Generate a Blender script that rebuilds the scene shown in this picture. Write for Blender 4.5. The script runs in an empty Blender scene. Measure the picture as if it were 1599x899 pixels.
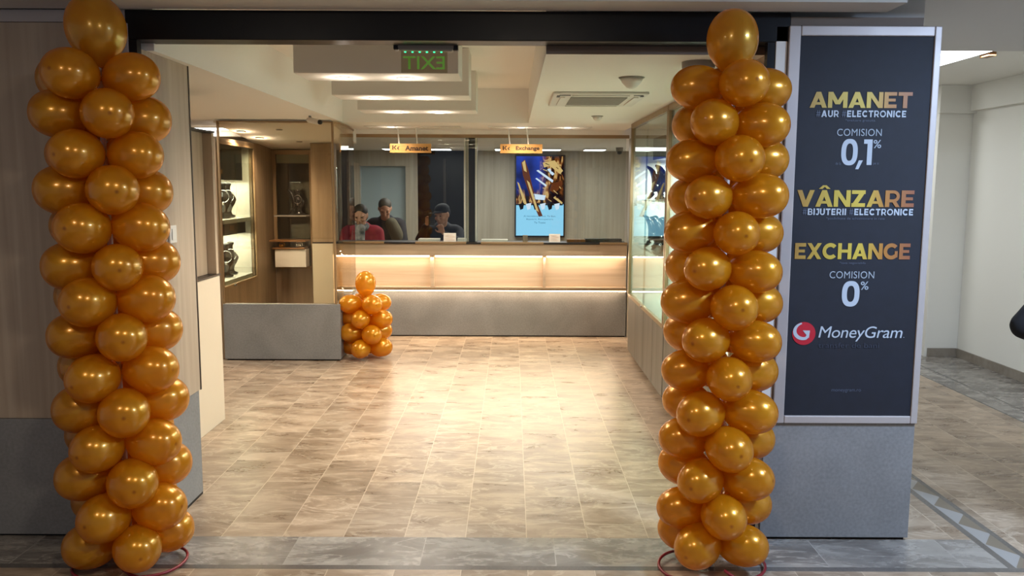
import bpy, bmesh, math, random
from math import sin, cos, pi, radians as R
from mathutils import Vector, Matrix
random.seed(7)
S = bpy.context.scene
COL = S.collection

# ------------------------------------------------------------ camera, world, light, exposure
F, H = 1300.0, 1.65
cd = bpy.data.cameras.new('camera'); cam = bpy.data.objects.new('camera', cd); COL.objects.link(cam)
cd.sensor_fit = 'HORIZONTAL'; cd.sensor_width = 36.0; cd.lens = F / 1599 * 36.0; cd.clip_start = 0.05; cd.clip_end = 100
_p = math.atan(158.5 / F); _r = 0.0045
fwd = Vector((0, cos(_p), -sin(_p))); r0 = Vector((1, 0, 0)); u0 = r0.cross(fwd)
rr = r0 * cos(_r) + u0 * sin(_r); uu = -r0 * sin(_r) + u0 * cos(_r)
m = Matrix.Identity(4)
for i in range(3):
    m[i][0] = rr[i]; m[i][1] = uu[i]; m[i][2] = -fwd[i]
m[2][3] = H
cam.matrix_world = m
S.camera = cam
S.view_settings.view_transform = 'Standard'; S.view_settings.look = 'None'
S.view_settings.gamma = 1; S.view_settings.use_curve_mapping = False
S.view_settings.exposure = 0.30
S.cycles.use_denoising = True
S.cycles.max_bounces = 8
S.cycles.diffuse_bounces = 4
S.cycles.glossy_bounces = 4
S.cycles.transmission_bounces = 6
S.cycles.transparent_max_bounces = 16
S.cycles.sample_clamp_indirect = 4.0
S.cycles.caustics_reflective = False; S.cycles.caustics_refractive = False
w = bpy.data.worlds.new('world'); S.world = w; w.use_nodes = True
w.node_tree.nodes['Background'].inputs[0].default_value = (0.74, 0.83, 1.0, 1)
w.node_tree.nodes['Background'].inputs[1].default_value = 0.18

def area(name, loc, size, power, col=(1, 1, 1), rot=(0, 0, 0), sy=None, spread=180):
    l = bpy.data.lights.new(name, 'AREA'); l.energy = power; l.color = col; l.size = size
    if sy: l.shape = 'RECTANGLE'; l.size_y = sy
    l.spread = R(spread)
    o = bpy.data.objects.new(name, l); COL.objects.link(o); o.location = loc; o.rotation_euler = rot
    return o
def spot(name, loc, power, ang=90, col=(1, .87, .73), blend=1.0, rad=.035, rot=(0, 0, 0)):
    l = bpy.data.lights.new(name, 'SPOT'); l.energy = power; l.color = col; l.spot_size = R(ang)
    l.spot_blend = blend; l.shadow_soft_size = rad
    o = bpy.data.objects.new(name, l); COL.objects.link(o); o.location = loc; o.rotation_euler = rot
    return o
WARM = (1.0, .86, .72)
AMB = (1.0, .80, .60); NEUT = (1.0, .93, .84); COOL = (.52, .70, 1.0)
# mall passage lamps on its ceiling, in front of the shop
area('passage_lamp', (0.1, 1.3, 2.58), .26, 21, (1, .86, .68))
area('passage_lamp', (-1.5, 1.2, 2.58), .26, 13, (1, .84, .66))
area('passage_lamp', (2.5, 2.2, 2.58), .4, 112, COOL)
# hall to the right
area('hall_lamp', (3.15, 5.9, 2.6), .6, 34, (.92, .97, 1))
area('hall_lamp', (3.1, 8.6, 2.6), .6, 20, (.92, .97, 1))
area('hall_lamp', (3.3, 3.2, 2.6), .6, 14, (.9, .97, 1))

# ------------------------------------------------------------ materials
def lin(h):
    h = h.lstrip('#'); o = []
    for i in (0, 2, 4):
        c = int(h[i:i+2], 16) / 255
        o.append(c / 12.92 if c <= .04045 else ((c + .055) / 1.055) ** 2.4)
    return (*o, 1)
def newmat(name):
    mt = bpy.data.materials.new(name); mt.use_nodes = True
    nt = mt.node_tree; return mt, nt, nt.nodes['Principled BSDF']
def plain(name, col, rough=.5, metal=0, emis=None, es=0, coat=0, spec=.5):
    mt, nt, b = newmat(name)
    b.inputs['Base Color'].default_value = lin(col); b.inputs['Roughness'].default_value = rough
    b.inputs['Metallic'].default_value = metal; b.inputs['Coat Weight'].default_value = coat
    b.inputs['Specular IOR Level'].default_value = spec
    if emis:
        b.inputs['Emission Color'].default_value = lin(emis); b.inputs['Emission Strength'].default_value = es
    # very slight surface variation
    if not emis:
        tc = nt.nodes.new('ShaderNodeTexCoord'); n = nt.nodes.new('ShaderNodeTexNoise'); n.inputs['Scale'].default_value = 9
        n.inputs['Detail'].default_value = 4
        nt.links.new(tc.outputs['Object'], n.inputs['Vector'])
        mr = nt.nodes.new('ShaderNodeMapRange'); mr.inputs['To Min'].default_value = max(rough - .05, 0); mr.inputs['To Max'].default_value = min(rough + .05, 1)
        nt.links.new(n.outputs['Fac'], mr.inputs['Value']); nt.links.new(mr.outputs['Result'], b.inputs['Roughness'])
    return mt
def geo_coords(nt):
    g = nt.nodes.new('ShaderNodeNewGeometry'); return g.outputs['Position']
def mapping(nt, src, scale, rot=(0, 0, 0), loc=(0, 0, 0)):
    mp = nt.nodes.new('ShaderNodeMapping'); nt.links.new(src, mp.inputs['Vector'])
    mp.inputs['Scale'].default_value = scale; mp.inputs['Rotation'].default_value = rot; mp.inputs['Location'].default_value = loc
    return mp.outputs['Vector']
def ramp(nt, fac, stops):
    r = nt.nodes.new('ShaderNodeValToRGB'); e = r.color_ramp.elements
    while len(e) < len(stops): e.new(.5)
    for i, (p, c) in enumerate(stops): e[i].position = p; e[i].color = c if len(c) == 4 else (*c, 1)
    nt.links.new(fac, r.inputs['Fac']); return r.outputs['Color']
def wood(name, c0, c1, c2, axis='Z', rough=.45, scale=1.0):
    mt, nt, b = newmat(name); pos = geo_coords(nt)
    s1 = [26 * scale] * 3; s2 = [5 * scale] * 3; k = 'XYZ'.index(axis); s1[k] = 1.0 * scale; s2[k] = .22 * scale
    n1 = nt.nodes.new('ShaderNodeTexNoise'); n1.inputs['Scale'].default_value = 1; n1.inputs['Detail'].default_value = 6; n1.inputs['Distortion'].default_value = .35
    n2 = nt.nodes.new('ShaderNodeTexNoise'); n2.inputs['Scale'].default_value = 1; n2.inputs['Detail'].default_value = 3; n2.inputs['Distortion'].default_value = .6
    nt.links.new(mapping(nt, pos, s1), n1.inputs['Vector']); nt.links.new(mapping(nt, pos, s2), n2.inputs['Vector'])
    mx = nt.nodes.new('ShaderNodeMath'); mx.operation = 'MULTIPLY_ADD'; mx.inputs[1].default_value = .45
    nt.links.new(n1.outputs['Fac'], mx.inputs[0])
    m2 = nt.nodes.new('ShaderNodeMath'); m2.operation = 'MULTIPLY'; m2.inputs[1].default_value = .55
    nt.links.new(n2.outputs['Fac'], m2.inputs[0]); nt.links.new(m2.outputs[0], mx.inputs[2])
    c = ramp(nt, mx.outputs[0], [(.36, lin(c0)), (.5, lin(c1)), (.64, lin(c2))])
    nt.links.new(c, b.inputs['Base Color']); b.inputs['Roughness'].default_value = rough
    return mt
def speckle(name, c0, c1, scale=60, rough=.5, bump=.05):
    mt, nt, b = newmat(name); pos = geo_coords(nt)
    n1 = nt.nodes.new('ShaderNodeTexNoise'); n1.inputs['Scale'].default_value = scale; n1.inputs['Detail'].default_value = 5
    n2 = nt.nodes.new('ShaderNodeTexNoise'); n2.inputs['Scale'].default_value = 3.2; n2.inputs['Detail'].default_value = 5; n2.inputs['Distortion'].default_value = .5
    nt.links.new(pos, n1.inputs['Vector']); nt.links.new(pos, n2.inputs['Vector'])
    mx = nt.nodes.new('ShaderNodeMath'); mx.operation = 'ADD'; nt.links.new(n1.outputs['Fac'], mx.inputs[0]); nt.links.new(n2.outputs['Fac'], mx.inputs[1])
    h = nt.nodes.new('ShaderNodeMath'); h.operation = 'MULTIPLY'; h.inputs[1].default_value = .5; nt.links.new(mx.outputs[0], h.inputs[0])
    c = ramp(nt, h.outputs[0], [(.36, lin(c0)), (.62, lin(c1))])
    nt.links.new(c, b.inputs['Base Color']); b.inputs['Roughness'].default_value = rough
    bp = nt.nodes.new('ShaderNodeBump'); bp.inputs['Strength'].default_value = bump; bp.inputs['Distance'].default_value = .002
    nt.links.new(n1.outputs['Fac'], bp.inputs['Height']); nt.links.new(bp.outputs['Normal'], b.inputs['Normal'])
    return mt
def marble(name, dark, mid, light, vein, grout, bw=.58, bh=.289, rough=.22, x0=.074, swap=True, mort=.0022, veinamt=.5):
    """polished marble tiles; joints run along Y every bh metres, staggered cross joints"""
    mt, nt, b = newmat(name); pos = geo_coords(nt)
    sep = nt.nodes.new('ShaderNodeSeparateXYZ'); nt.links.new(pos, sep.inputs[0])
    cmb = nt.nodes.new('ShaderNodeCombineXYZ')
    ax = nt.nodes.new('ShaderNodeMath'); ax.operation = 'ADD'; ax.inputs[1].default_value = -x0 + bh * 60
    nt.links.new(sep.outputs['X' if swap else 'Y'], ax.inputs[0])
    ay = nt.nodes.new('ShaderNodeMath'); ay.operation = 'ADD'; ay.inputs[1].default_value = .13 + bw * 20
    nt.links.new(sep.outputs['Y' if swap else 'X'], ay.inputs[0])
    nt.links.new(ay.outputs[0], cmb.inputs['X']); nt.links.new(ax.outputs[0], cmb.inputs['Y'])
    br = nt.nodes.new('ShaderNodeTexBrick'); nt.links.new(cmb.outputs[0], br.inputs['Vector'])
    br.inputs['Scale'].default_value = 1; br.inputs['Brick Width'].default_value = bw; br.inputs['Row Height'].default_value = bh
    br.inputs['Mortar Size'].default_value = mort; br.inputs['Mortar Smooth'].default_value = .3
    br.inputs['Color1'].default_value = (0, 0, 0, 1); br.inputs['Color2'].default_value = (1, 1, 1, 1); br.inputs['Mortar'].default_value = (.5, .5, .5, 1)
    br.offset = .37; br.offset_frequency = 2
    # each tile cuts its own piece of the stone
    off = nt.nodes.new('ShaderNodeVectorMath'); off.operation = 'SCALE'; off.inputs['Scale'].default_value = 9.0
    nt.links.new(br.outputs['Color'], off.inputs[0])
    ad = nt.nodes.new('ShaderNodeVectorMath'); ad.operation = 'ADD'; nt.links.new(pos, ad.inputs[0]); nt.links.new(off.outputs[0], ad.inputs[1])
    v = mapping(nt, ad.outputs[0], (.8, 2.0, 1.0), rot=(0, 0, R(14)))
    n1 = nt.nodes.new('ShaderNodeTexNoise'); n1.inputs['Scale'].default_value = 3.4; n1.inputs['Detail'].default_value = 10; n1.inputs['Roughness'].default_value = .68; n1.inputs['Distortion'].default_value = .5
    nt.links.new(v, n1.inputs['Vector'])
    base = ramp(nt, n1.outputs['Fac'], [(.40, lin(dark)), (.5, lin(mid)), (.60, lin(light))])
    n2 = nt.nodes.new('ShaderNodeTexNoise'); n2.inputs['Scale'].default_value = 3.0; n2.inputs['Detail'].default_value = 8; n2.inputs['Roughness'].default_value = .6; n2.inputs['Distortion'].default_value = .8
    nt.links.new(v, n2.inputs['Vector'])
    vm = ramp(nt, n2.outputs['Fac'], [(.475, (0, 0, 0)), (.5, (veinamt,) * 3), (.525, (0, 0, 0))])
    mx = nt.nodes.new('ShaderNodeMix'); mx.data_type = 'RGBA'
    nt.links.new(vm, mx.inputs[0]); nt.links.new(base, mx.inputs[6]); mx.inputs[7].default_value = lin(vein)
    # tile to tile tone
    tn = nt.nodes.new('ShaderNodeMapRange'); tn.inputs['To Min'].default_value = .84; tn.inputs['To Max'].default_value = 1.10
    nt.links.new(br.outputs['Color'], tn.inputs['Value'])
    mu = nt.nodes.new('ShaderNodeVectorMath'); mu.operation = 'SCALE'; nt.links.new(mx.outputs[2], mu.inputs[0]); nt.links.new(tn.outputs[0], mu.inputs['Scale'])
    g = nt.nodes.new('ShaderNodeMix'); g.data_type = 'RGBA'; nt.links.new(br.outputs['Fac'], g.inputs[0]); nt.links.new(mu.outputs[0], g.inputs[6]); g.inputs[7].default_value = lin(grout)
    nt.links.new(g.outputs[2], b.inputs['Base Color'])
    rm = nt.nodes.new('ShaderNodeMapRange'); rm.inputs['To Min'].default_value = rough; rm.inputs['To Max'].default_value = rough + .14
    nt.links.new(n1.outputs['Fac'], rm.inputs['Value']); nt.links.new(rm.outputs[0], b.inputs['Roughness'])
    return mt
def glass(name, tint='#f4f7f5', refl=.045, rough=.0):
    mt = bpy.data.materials.new(name); mt.use_nodes = True; nt = mt.node_tree; nt.nodes.clear()
    o = nt.nodes.new('ShaderNodeOutputMaterial'); t = nt.nodes.new('ShaderNodeBsdfTransparent'); g = nt.nodes.new('ShaderNodeBsdfGlossy')
    t.inputs['Color'].default_value = lin(tint); g.inputs['Roughness'].default_value = rough
    lw = nt.nodes.new('ShaderNodeLayerWeight'); lw.inputs['Blend'].default_value = .5
    pw = nt.nodes.new('ShaderNodeMath'); pw.operation = 'POWER'; pw.inputs[1].default_value = 5; nt.links.new(lw.outputs['Facing'], pw.inputs[0])
    ma = nt.nodes.new('ShaderNodeMath'); ma.operation = 'MULTIPLY_ADD'; ma.inputs[1].default_value = .8; ma.inputs[2].default_value = refl; ma.use_clamp = True
    nt.links.new(pw.outputs[0], ma.inputs[0])
    mx = nt.nodes.new('ShaderNodeMixShader'); nt.links.new(ma.outputs[0], mx.inputs[0]); nt.links.new(t.outputs[0], mx.inputs[1]); nt.links.new(g.outputs[0], mx.inputs[2])
    nt.links.new(mx.outputs[0], o.inputs[0]); return mt
def emit(name, col, st):
    mt = bpy.data.materials.new(name); mt.use_nodes = True; nt = mt.node_tree; nt.nodes.clear()
    o = nt.nodes.new('ShaderNodeOutputMaterial'); e = nt.nodes.new('ShaderNodeEmission'); e.inputs[0].default_value = lin(col); e.inputs[1].default_value = st
    nt.links.new(e.outputs[0], o.inputs[0]); return mt
def balloon_mat(name, col, deep, translucency=.22, transp=.06):
    mt = bpy.data.materials.new(name); mt.use_nodes = True; nt = mt.node_tree
    b = nt.nodes['Principled BSDF']; o = nt.nodes['Material Output']
    tc = nt.nodes.new('ShaderNodeTexCoord')
    # dark thick nipple of latex at the outer end, darker neck at the tied end
    vd = nt.nodes.new('ShaderNodeVectorMath'); vd.operation = 'DISTANCE'; vd.inputs[1].default_value = (0.006, .115, -.003)
    nt.links.new(tc.outputs['Object'], vd.inputs[0])
    dot = ramp(nt, vd.outputs['Value'], [(.003, (1, 1, 1)), (.011, (0, 0, 0))])
    n = nt.nodes.new('ShaderNodeTexNoise'); n.inputs['Scale'].default_value = 14; n.inputs['Detail'].default_value = 2; nt.links.new(tc.outputs['Object'], n.inputs['Vector'])
    c0 = ramp(nt, n.outputs['Fac'], [(.35, lin(deep)), (.65, lin(col))])
    mx = nt.nodes.new('ShaderNodeMix'); mx.data_type = 'RGBA'; nt.links.new(dot, mx.inputs[0]); nt.links.new(c0, mx.inputs[6]); mx.inputs[7].default_value = lin('#6b3410')
    nt.links.new(mx.outputs[2], b.inputs['Base Color'])
    b.inputs['Metallic'].default_value = .40; b.inputs['Roughness'].default_value = .27
    b.inputs['Coat Weight'].default_value = .8; b.inputs['Coat Roughness'].default_value = .13
    tl = nt.nodes.new('ShaderNodeBsdfTranslucent'); tl.inputs[0].default_value = lin('#ffb01c')
    m1 = nt.nodes.new('ShaderNodeMixShader'); m1.inputs[0].default_value = translucency
    nt.links.new(b.outputs[0], m1.inputs[1]); nt.links.new(tl.outputs[0], m1.inputs[2])
    tp = nt.nodes.new('ShaderNodeBsdfTransparent'); tp.inputs[0].default_value = lin('#ffc64a')
    m2 = nt.nodes.new('ShaderNodeMixShader'); m2.inputs[0].default_value = transp
    nt.links.new(m1.outputs[0], m2.inputs[1]); nt.links.new(tp.outputs[0], m2.inputs[2]); nt.links.new(m2.outputs[0], o.inputs[0])
    return mt

M = dict(
 floor=marble('beige_marble_tiles', '#806c58', '#94806b', '#aa9680', '#c9b8a2', '#bfae98'),
 grey=marble('grey_marble_border', '#6b655f', '#7f7972', '#938d85', '#b4aea5', '#a09a92', bw=1.2, bh=.6, x0=.2, rough=.2, veinamt=.6),
 strip=speckle('dark_granite_strip', '#4c4845', '#635e59', 80, .25, 0),
 wall=plain('white_wall_paint', '#e4e2da', .85),
 ceil=plain('white_ceiling_paint', '#f2efe9', .9),
 mallceil=plain('passage_ceiling_paint', '#c9c6c2', .9),
 box=plain('ceiling_box_paint', '#dcd7ce', .8),
 wood=wood('pale_oak_laminate', '#9d8a76', '#a99681', '#b6a48f'),
 woodh=wood('pale_oak_laminate_across', '#b79f86', '#c6ae94', '#d0baa1', axis='X'),
 woodd=wood('brown_oak_laminate', '#87725a', '#988268', '#a68f75'),
 casew=wood('case_laminate', '#5a544a', '#676056', '#756d62'),
 gwood=wood('grey_oak_laminate', '#a39b8b', '#b1a999', '#bdb6a6'),
 lam=speckle('grey_stone_laminate', '#747372', '#868584', 70, .55),
 black=plain('black_lacquer', '#0b0c10', .35, spec=.25), matt=plain('matt_black', '#0c0b0b', .8, spec=.1), slot=plain('brown_shadow_gap', '#6e6156', .7),
 dark=plain('dark_metal', '#2b2623', .4, .4),
 alu=plain('grey_aluminium', '#b0a7a3', .45, .25),
 champ=plain('champagne_metal', '#9d8362', .4, .5),
 white=plain('white_lacquer', '#dcd8d0', .4),
 cream=plain('cream_lacquer', '#cfc2ae', .5),
 navy=speckle('navy_banner_fabric', '#0b0e1a', '#101422', 25, .7, .1),
 glass=glass('clear_glass'), tglass=glass('brown_tinted_glass', '#f0e8da', .05), dglass=glass('dark_glass', '#5b5854', .10),
 cglass=glass('cabinet_glass', '#eef3ee', .07),
 led=emit('warm_led', '#ffe2b8', 9), ledw=emit('white_led', '#f4fbff', 7), spotl=emit('spot_lens', '#fff1d2', 12),
 lampw=emit('lamp_panel', '#f6fbff', 5), greenled=emit('green_led', '#2dff9a', 3),
 green=plain('green_etched_letters', '#6fae3a', .5, emis='#74b63c', es=.10),
 acryl=glass('clear_acrylic', '#e6e2d6', .02),
 bal=balloon_mat('gold_balloon_latex', '#e2a31c', '#cf8f12', .38, .08),
 balt=balloon_mat('thin_gold_balloon_latex', '#dcb43a', '#c79c2c', .38, .22),
 red=plain('red_tube', '#7a1420', .35),
 bust=plain('black_glossy_bust', '#151312', .12, coat=.6),
 gold=plain('polished_gold', '#d8a548', .25, 1), silver=plain('polished_silver', '#cfd0d2', .2, 1),
 paper=plain('white_paper', '#e9e4dc', .8), signw=wood('sign_wood', '#b07c3e', '#bf8c4c', '#cc9c5c', axis='X'),
 ink=plain('dark_brown_ink', '#3a2412', .7), lgrey=plain('pale_print', '#98a2ae', .6), dimp=plain('dim_print', '#4d5466', .6), vdim=plain('very_dim_print', '#2b3040', .6),
 redp=plain('red_print', '#b0182c', .5), whitep=plain('white_print', '#adb6c1', .6), black2=plain('black_plastic', '#0b0b0d', .35),
 skin=plain('skin', '#c08f76', .55), hair=plain('dark_hair', '#1c1614', .6), ghair=plain('grey_hair', '#3b3733', .6),
 coatn=plain('navy_coat_cloth', '#0f1322', .85), coatr=plain('red_coat_cloth', '#96182f', .85), coatg=plain('olive_jumper_cloth', '#55503f', .85),
 scarf=speckle('patterned_scarf', '#2c3a44', '#b8b4b2', 14, .9), coatb=plain('black_coat_cloth', '#0e0e11', .9), jeans=plain('dark_trousers', '#1b1d26', .85),
 bluedoor=plain('pale_blue_door', '#a6b9bf', .6), skirting=speckle('brown_stone_skirting', '#7d7367', '#938a7e', 20, .35, 0),
 amber=plain('amber_trim', '#8d6237', .4, .3), greyplast=plain('grey_plastic', '#8b867e', .5), pink=plain('pale_pink_paper', '#e6cdbf', .8),
)
def mosaic():
    mt, nt, b = newmat('triangle_mosaic_border'); pos = geo_coords(nt)
    sep = nt.nodes.new('ShaderNodeSeparateXYZ'); nt.links.new(pos, sep.inputs[0])
    def mth(op, a, bb=None, c=None):
        n = nt.nodes.new('ShaderNodeMath'); n.operation = op
        for i, q in enumerate((a, bb, c)):
            if q is None: continue
            if isinstance(q, (int, float)): n.inputs[i].default_value = q
            else: nt.links.new(q, n.inputs[i])
        return n.outputs[0]
    y = mth('MODULO', mth('ADD', mth('MULTIPLY', sep.outputs['Y'], 1 / .24), 20.), 1.)      # 0..1 along
    x = mth('DIVIDE', mth('SUBTRACT', sep.outputs['X'], 2.215), .09)                         # 0..1 across
    tri = mth('ABSOLUTE', mth('SUBTRACT', mth('MULTIPLY', y, 2.), 1.))                       # 1..0..1
    f = mth('LESS_THAN', tri, mth('SUBTRACT', x, .05))
    mx = nt.nodes.new('ShaderNodeMix'); mx.data_type = 'RGBA'; nt.links.new(f, mx.inputs[0])
    mx.inputs[6].default_value = lin('#94928f'); mx.inputs[7].default_value = lin('#716657')
    nt.links.new(mx.outputs[2], b.inputs['Base Color']); b.inputs['Roughness'].default_value = .25
    return mt
M['mosaic'] = mosaic()
def gold_gradient(name, x0, x1, stops):
    mt, nt, b = newmat(name); pos = geo_coords(nt); sep = nt.nodes.new('ShaderNodeSeparateXYZ'); nt.links.new(pos, sep.inputs[0])
    mr = nt.nodes.new('ShaderNodeMapRange'); mr.inputs['From Min'].default_value = x0; mr.inputs['From Max'].default_value = x1
    nt.links.new(sep.outputs['X'], mr.inputs['Value'])
    nt.links.new(ramp(nt, mr.outputs[0], [(p, lin(c)) for p, c in stops]), b.inputs['Base Color']); b.inputs['Roughness'].default_value = .5
    return mt
M['goldprint'] = gold_gradient('gold_print', 1.28, 1.80, [(0, '#a07a34'), (.3, '#b8a03a'), (.55, '#c4ac40'), (.75, '#a9732f'), (1, '#8a5238')])

# ------------------------------------------------------------ builders
WL = {}
def wloc(o): return WL.get(o.name, Vector((0, 0, 0)))
def tag(o, label=None, cat=None, group=None, kind=None):
    if label: o['label'] = label
    if cat: o['category'] = cat
    if group: o['group'] = group
    if kind: o['kind'] = kind
    return o
def thing(name, loc, label, cat, group=None):
    o = bpy.data.objects.new(name, None); COL.objects.link(o); o.location = loc; o.empty_display_size = .1
    WL[o.name] = Vector(loc); return tag(o, label, cat, group)
def link(name, me, parent=None, center=True, smooth=False):
    """me in world coordinates; origin moved to its base centre"""
    if center and len(me.vertices):
        xs = [v.co.x for v in me.vertices]; ys = [v.co.y for v in me.vertices]; zs = [v.co.z for v in me.vertices]
        c = Vector(((min(xs) + max(xs)) / 2, (min(ys) + max(ys)) / 2, min(zs)))
        me.transform(Matrix.Translation(-c))
    else: c = Vector((0, 0, 0))
    if smooth:
        for p in me.polygons: p.use_smooth = True
    o = bpy.data.objects.new(name, me); COL.objects.link(o)
    if parent: o.parent = parent; o.location = c - wloc(parent)
    else: o.location = c
    WL[o.name] = c
    return o
class MB:
    def __init__(s): s.bm = bmesh.new(); s.mi = 0
    def _m(s, faces):
        for f in faces: f.material_index = s.mi
    def box(s, x0, x1, y0, y1, z0, z1):
        vs = [s.bm.verts.new(p) for p in [(x0,y0,z0),(x1,y0,z0),(x1,y1,z0),(x0,y1,z0),(x0,y0,z1),(x1,y0,z1),(x1,y1,z1),(x0,y1,z1)]]
        s._m([s.bm.faces.new([vs[i] for i in q]) for q in ((3,2,1,0),(4,5,6,7),(0,1,5,4),(1,2,6,5),(2,3,7,6),(3,0,4,7))]); return s
    def quad(s, *pts):
        s._m([s.bm.faces.new([s.bm.verts.new(p) for p in pts])]); return s
    def prism(s, pts, axis, a0, a1):
        """extrude a polygon; pts are (u,v); axis 'Y': (x,z), 'X': (y,z), 'Z': (x,y)"""
        def P(u, v, a): return {'Y': (u, a, v), 'X': (a, u, v), 'Z': (u, v, a)}[axis]
        A = [s.bm.verts.new(P(u, v, a0)) for u, v in pts]; B = [s.bm.verts.new(P(u, v, a1)) for u, v in pts]
        fs = [s.bm.faces.new(A), s.bm.faces.new(B[::-1])]
        n = len(pts)
        for i in range(n): fs.append(s.bm.faces.new([A[i], B[i], B[(i+1) % n], A[(i+1) % n]]))
        s._m(fs); return s
    def tube(s, pts, r, n=8, closed=False, taper=None):
        pts = [Vector(p) for p in pts]; rings = []
        N = len(pts)
        for i, p in enumerate(pts):
            a = pts[(i - 1) % N] if (closed or i > 0) else p; b = pts[(i + 1) % N] if (closed or i < N - 1) else p
            t = (b - a).normalized(); up = Vector((0, 0, 1)) if abs(t.z) < .9 else Vector((1, 0, 0))
            u = t.cross(up).normalized(); v = t.cross(u).normalized(); q = r if taper is None else taper[i]
            rings.append([s.bm.verts.new(p + (u * cos(2*pi*k/n) + v * sin(2*pi*k/n)) * q) for k in range(n)])
        fs = []
        for i in range(N if closed else N - 1):
            A, B = rings[i], rings[(i + 1) % N]
            for k in range(n): fs.append(s.bm.faces.new([A[k], A[(k+1) % n], B[(k+1) % n], B[k]]))
        if not closed: fs += [s.bm.faces.new(rings[0][::-1]), s.bm.faces.new(rings[-1])]
        s._m(fs); return s
    def lathe(s, prof, c=(0, 0, 0), n=24, flat=1.0):
        """prof: list of (r,z) bottom to top"""
        rings = []
        for r, z in prof:
            rings.append([s.bm.verts.new((c[0] + r * cos(2*pi*k/n), c[1] + r * flat * sin(2*pi*k/n), c[2] + z)) for k in range(n)])
        fs = []
        for A, B in zip(rings, rings[1:]):
            for k in range(n): fs.append(s.bm.faces.new([A[k], A[(k+1) % n], B[(k+1) % n], B[k]]))
        fs += [s.bm.faces.new(rings[0][::-1]), s.bm.faces.new(rings[-1])]
        s._m(fs); return s
    def ell(s, c, r, rot=None, seg=20, rings=12):
        mt = Matrix.Translation(Vector(c)) @ (rot.to_4x4() if rot else Matrix.Identity(4)) @ Matrix.Diagonal((*r, 1))
        g = bmesh.ops.create_uvsphere(s.bm, u_segments=seg, v_segments=rings, radius=1, matrix=mt); return s
    def cap(s, p, q, r1, r2, seg=14):
        p, q = Vector(p), Vector(q); d = q - p; L = d.length; rot = d.to_track_quat('Z', 'Y').to_matrix()
        prof = []
        for i in range(6): a = -pi/2 + pi/2 * i / 5; prof.append((max(r1 * cos(a), 1e-4), r1 * sin(a)))
        for i in range(6): a = pi/2 * i / 5; prof.append((max(r2 * cos(a), 1e-4), L + r2 * sin(a)))
        rg = []
        for r, z in prof: rg.append([s.bm.verts.new(p + rot @ Vector((r * cos(2*pi*k/seg), r * sin(2*pi*k/seg), z))) for k in range(seg)])
        for A, B in zip(rg, rg[1:]):
            for k in range(seg): s.bm.faces.new([A[k], A[(k+1) % seg], B[(k+1) % seg], B[k]])
        s.bm.faces.new(rg[0][::-1]); s.bm.faces.new(rg[-1]); return s
    def build(s, name, mats, parent=None, bevel=0, smooth=False, remesh=0, normals=True, segs=2):
        if normals: bmesh.ops.recalc_face_normals(s.bm, faces=s.bm.faces[:])
        me = bpy.data.meshes.new(name); s.bm.to_mesh(me); s.bm.free()
        for q in (mats if isinstance(mats, (list, tuple)) else [mats]): me.materials.append(M[q] if isinstance(q, str) else q)
        o = link(name, me, parent, smooth=smooth)
        if remesh:
            md = o.modifiers.new('remesh', 'REMESH'); md.mode = 'VOXEL'; md.voxel_size = remesh; md.use_smooth_shade = True
            sm = o.modifiers.new('smooth', 'SMOOTH'); sm.factor = .5; sm.iterations = 3
        if bevel:
            md = o.modifiers.new('bevel', 'BEVEL'); md.width = bevel; md.segments = segs; md.limit_method = 'ANGLE'; md.angle_limit = R(40)
        return o
def bx(name, mat, x0, x1, y0, y1, z0, z1, parent=None, bevel=0, label=None):
    o = MB().box(x0, x1, y0, y1, z0, z1).build(name, mat, parent, bevel)
    if label: o['label'] = label
    return o
def struct(o): o['kind'] = 'structure'; return o
_dg = None
def text(name, s, mat, x0, x1, z0, z1, y, parent, bold=.0, shear=0, thick=.0015, spacing=1.0, flip=False, label=None):
    cu = bpy.data.curves.new(name, 'FONT'); cu.body = s; cu.offset = bold; cu.shear = shear; cu.space_character = spacing
    cu.extrude = 0; cu.resolution_u = 6; cu.size = 1
    to = bpy.data.objects.new(name, cu); COL.objects.link(to)
    dg = bpy.context.evaluated_depsgraph_get(); me = bpy.data.meshes.new_from_object(to.evaluated_get(dg))
    bpy.data.objects.remove(to); bpy.data.curves.remove(cu)
    me.name = name
    xs = [v.co.x for v in me.vertices]; ys = [v.co.y for v in me.vertices]
    a, b, c, d = min(xs), max(xs), min(ys), max(ys)
    for v in me.vertices:
        u = (v.co.x - a) / (b - a); t = (v.co.y - c) / (d - c)
        if flip: u = 1 - u
        v.co = Vector((x0 + u * (x1 - x0), y, z0 + t * (z1 - z0)))
    me.materials.clear(); me.materials.append(M[mat])
    o = link(name, me, parent)
    if label: o['label'] = label
    return o

# ------------------------------------------------------------ floor
b = MB()
def fl(mi, x0, x1, y0, y1):
    b.mi = mi; b.quad((x0, y0, 0), (x1, y0, 0), (x1, y1, 0), (x0, y1, 0))
fl(0, -4.2, 2.18, 3.77, 12.6)            # shop and office
fl(1, -4.2, 2.18, 3.475, 3.77)           # grey threshold
fl(2, -4.2, 2.32, 3.435, 3.475)          # dark strip
fl(0, -4.2, 2.32, -2.5, 3.435)
fl(2, 2.18, 2.215, 3.475, 12.6); fl(3, 2.215, 2.305, 3.475, 12.6); fl(2, 2.305, 2.335, 3.475, 12.6)
fl(0, 2.335, 3.64, 3.475, 12.6); fl(0, 2.32, 3.64, -2.5, 3.475)
fl(2, 3.64, 3.66, -2.5, 12.6); fl(1, 3.66, 3.83, -2.5, 12.6); fl(2, 3.83, 3.85, -2.5, 12.6); fl(1, 3.85, 4.5, -2.5, 12.6)
struct(b.build('floor', ['floor', 'grey', 'strip', 'mosaic'], normals=False))

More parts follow.
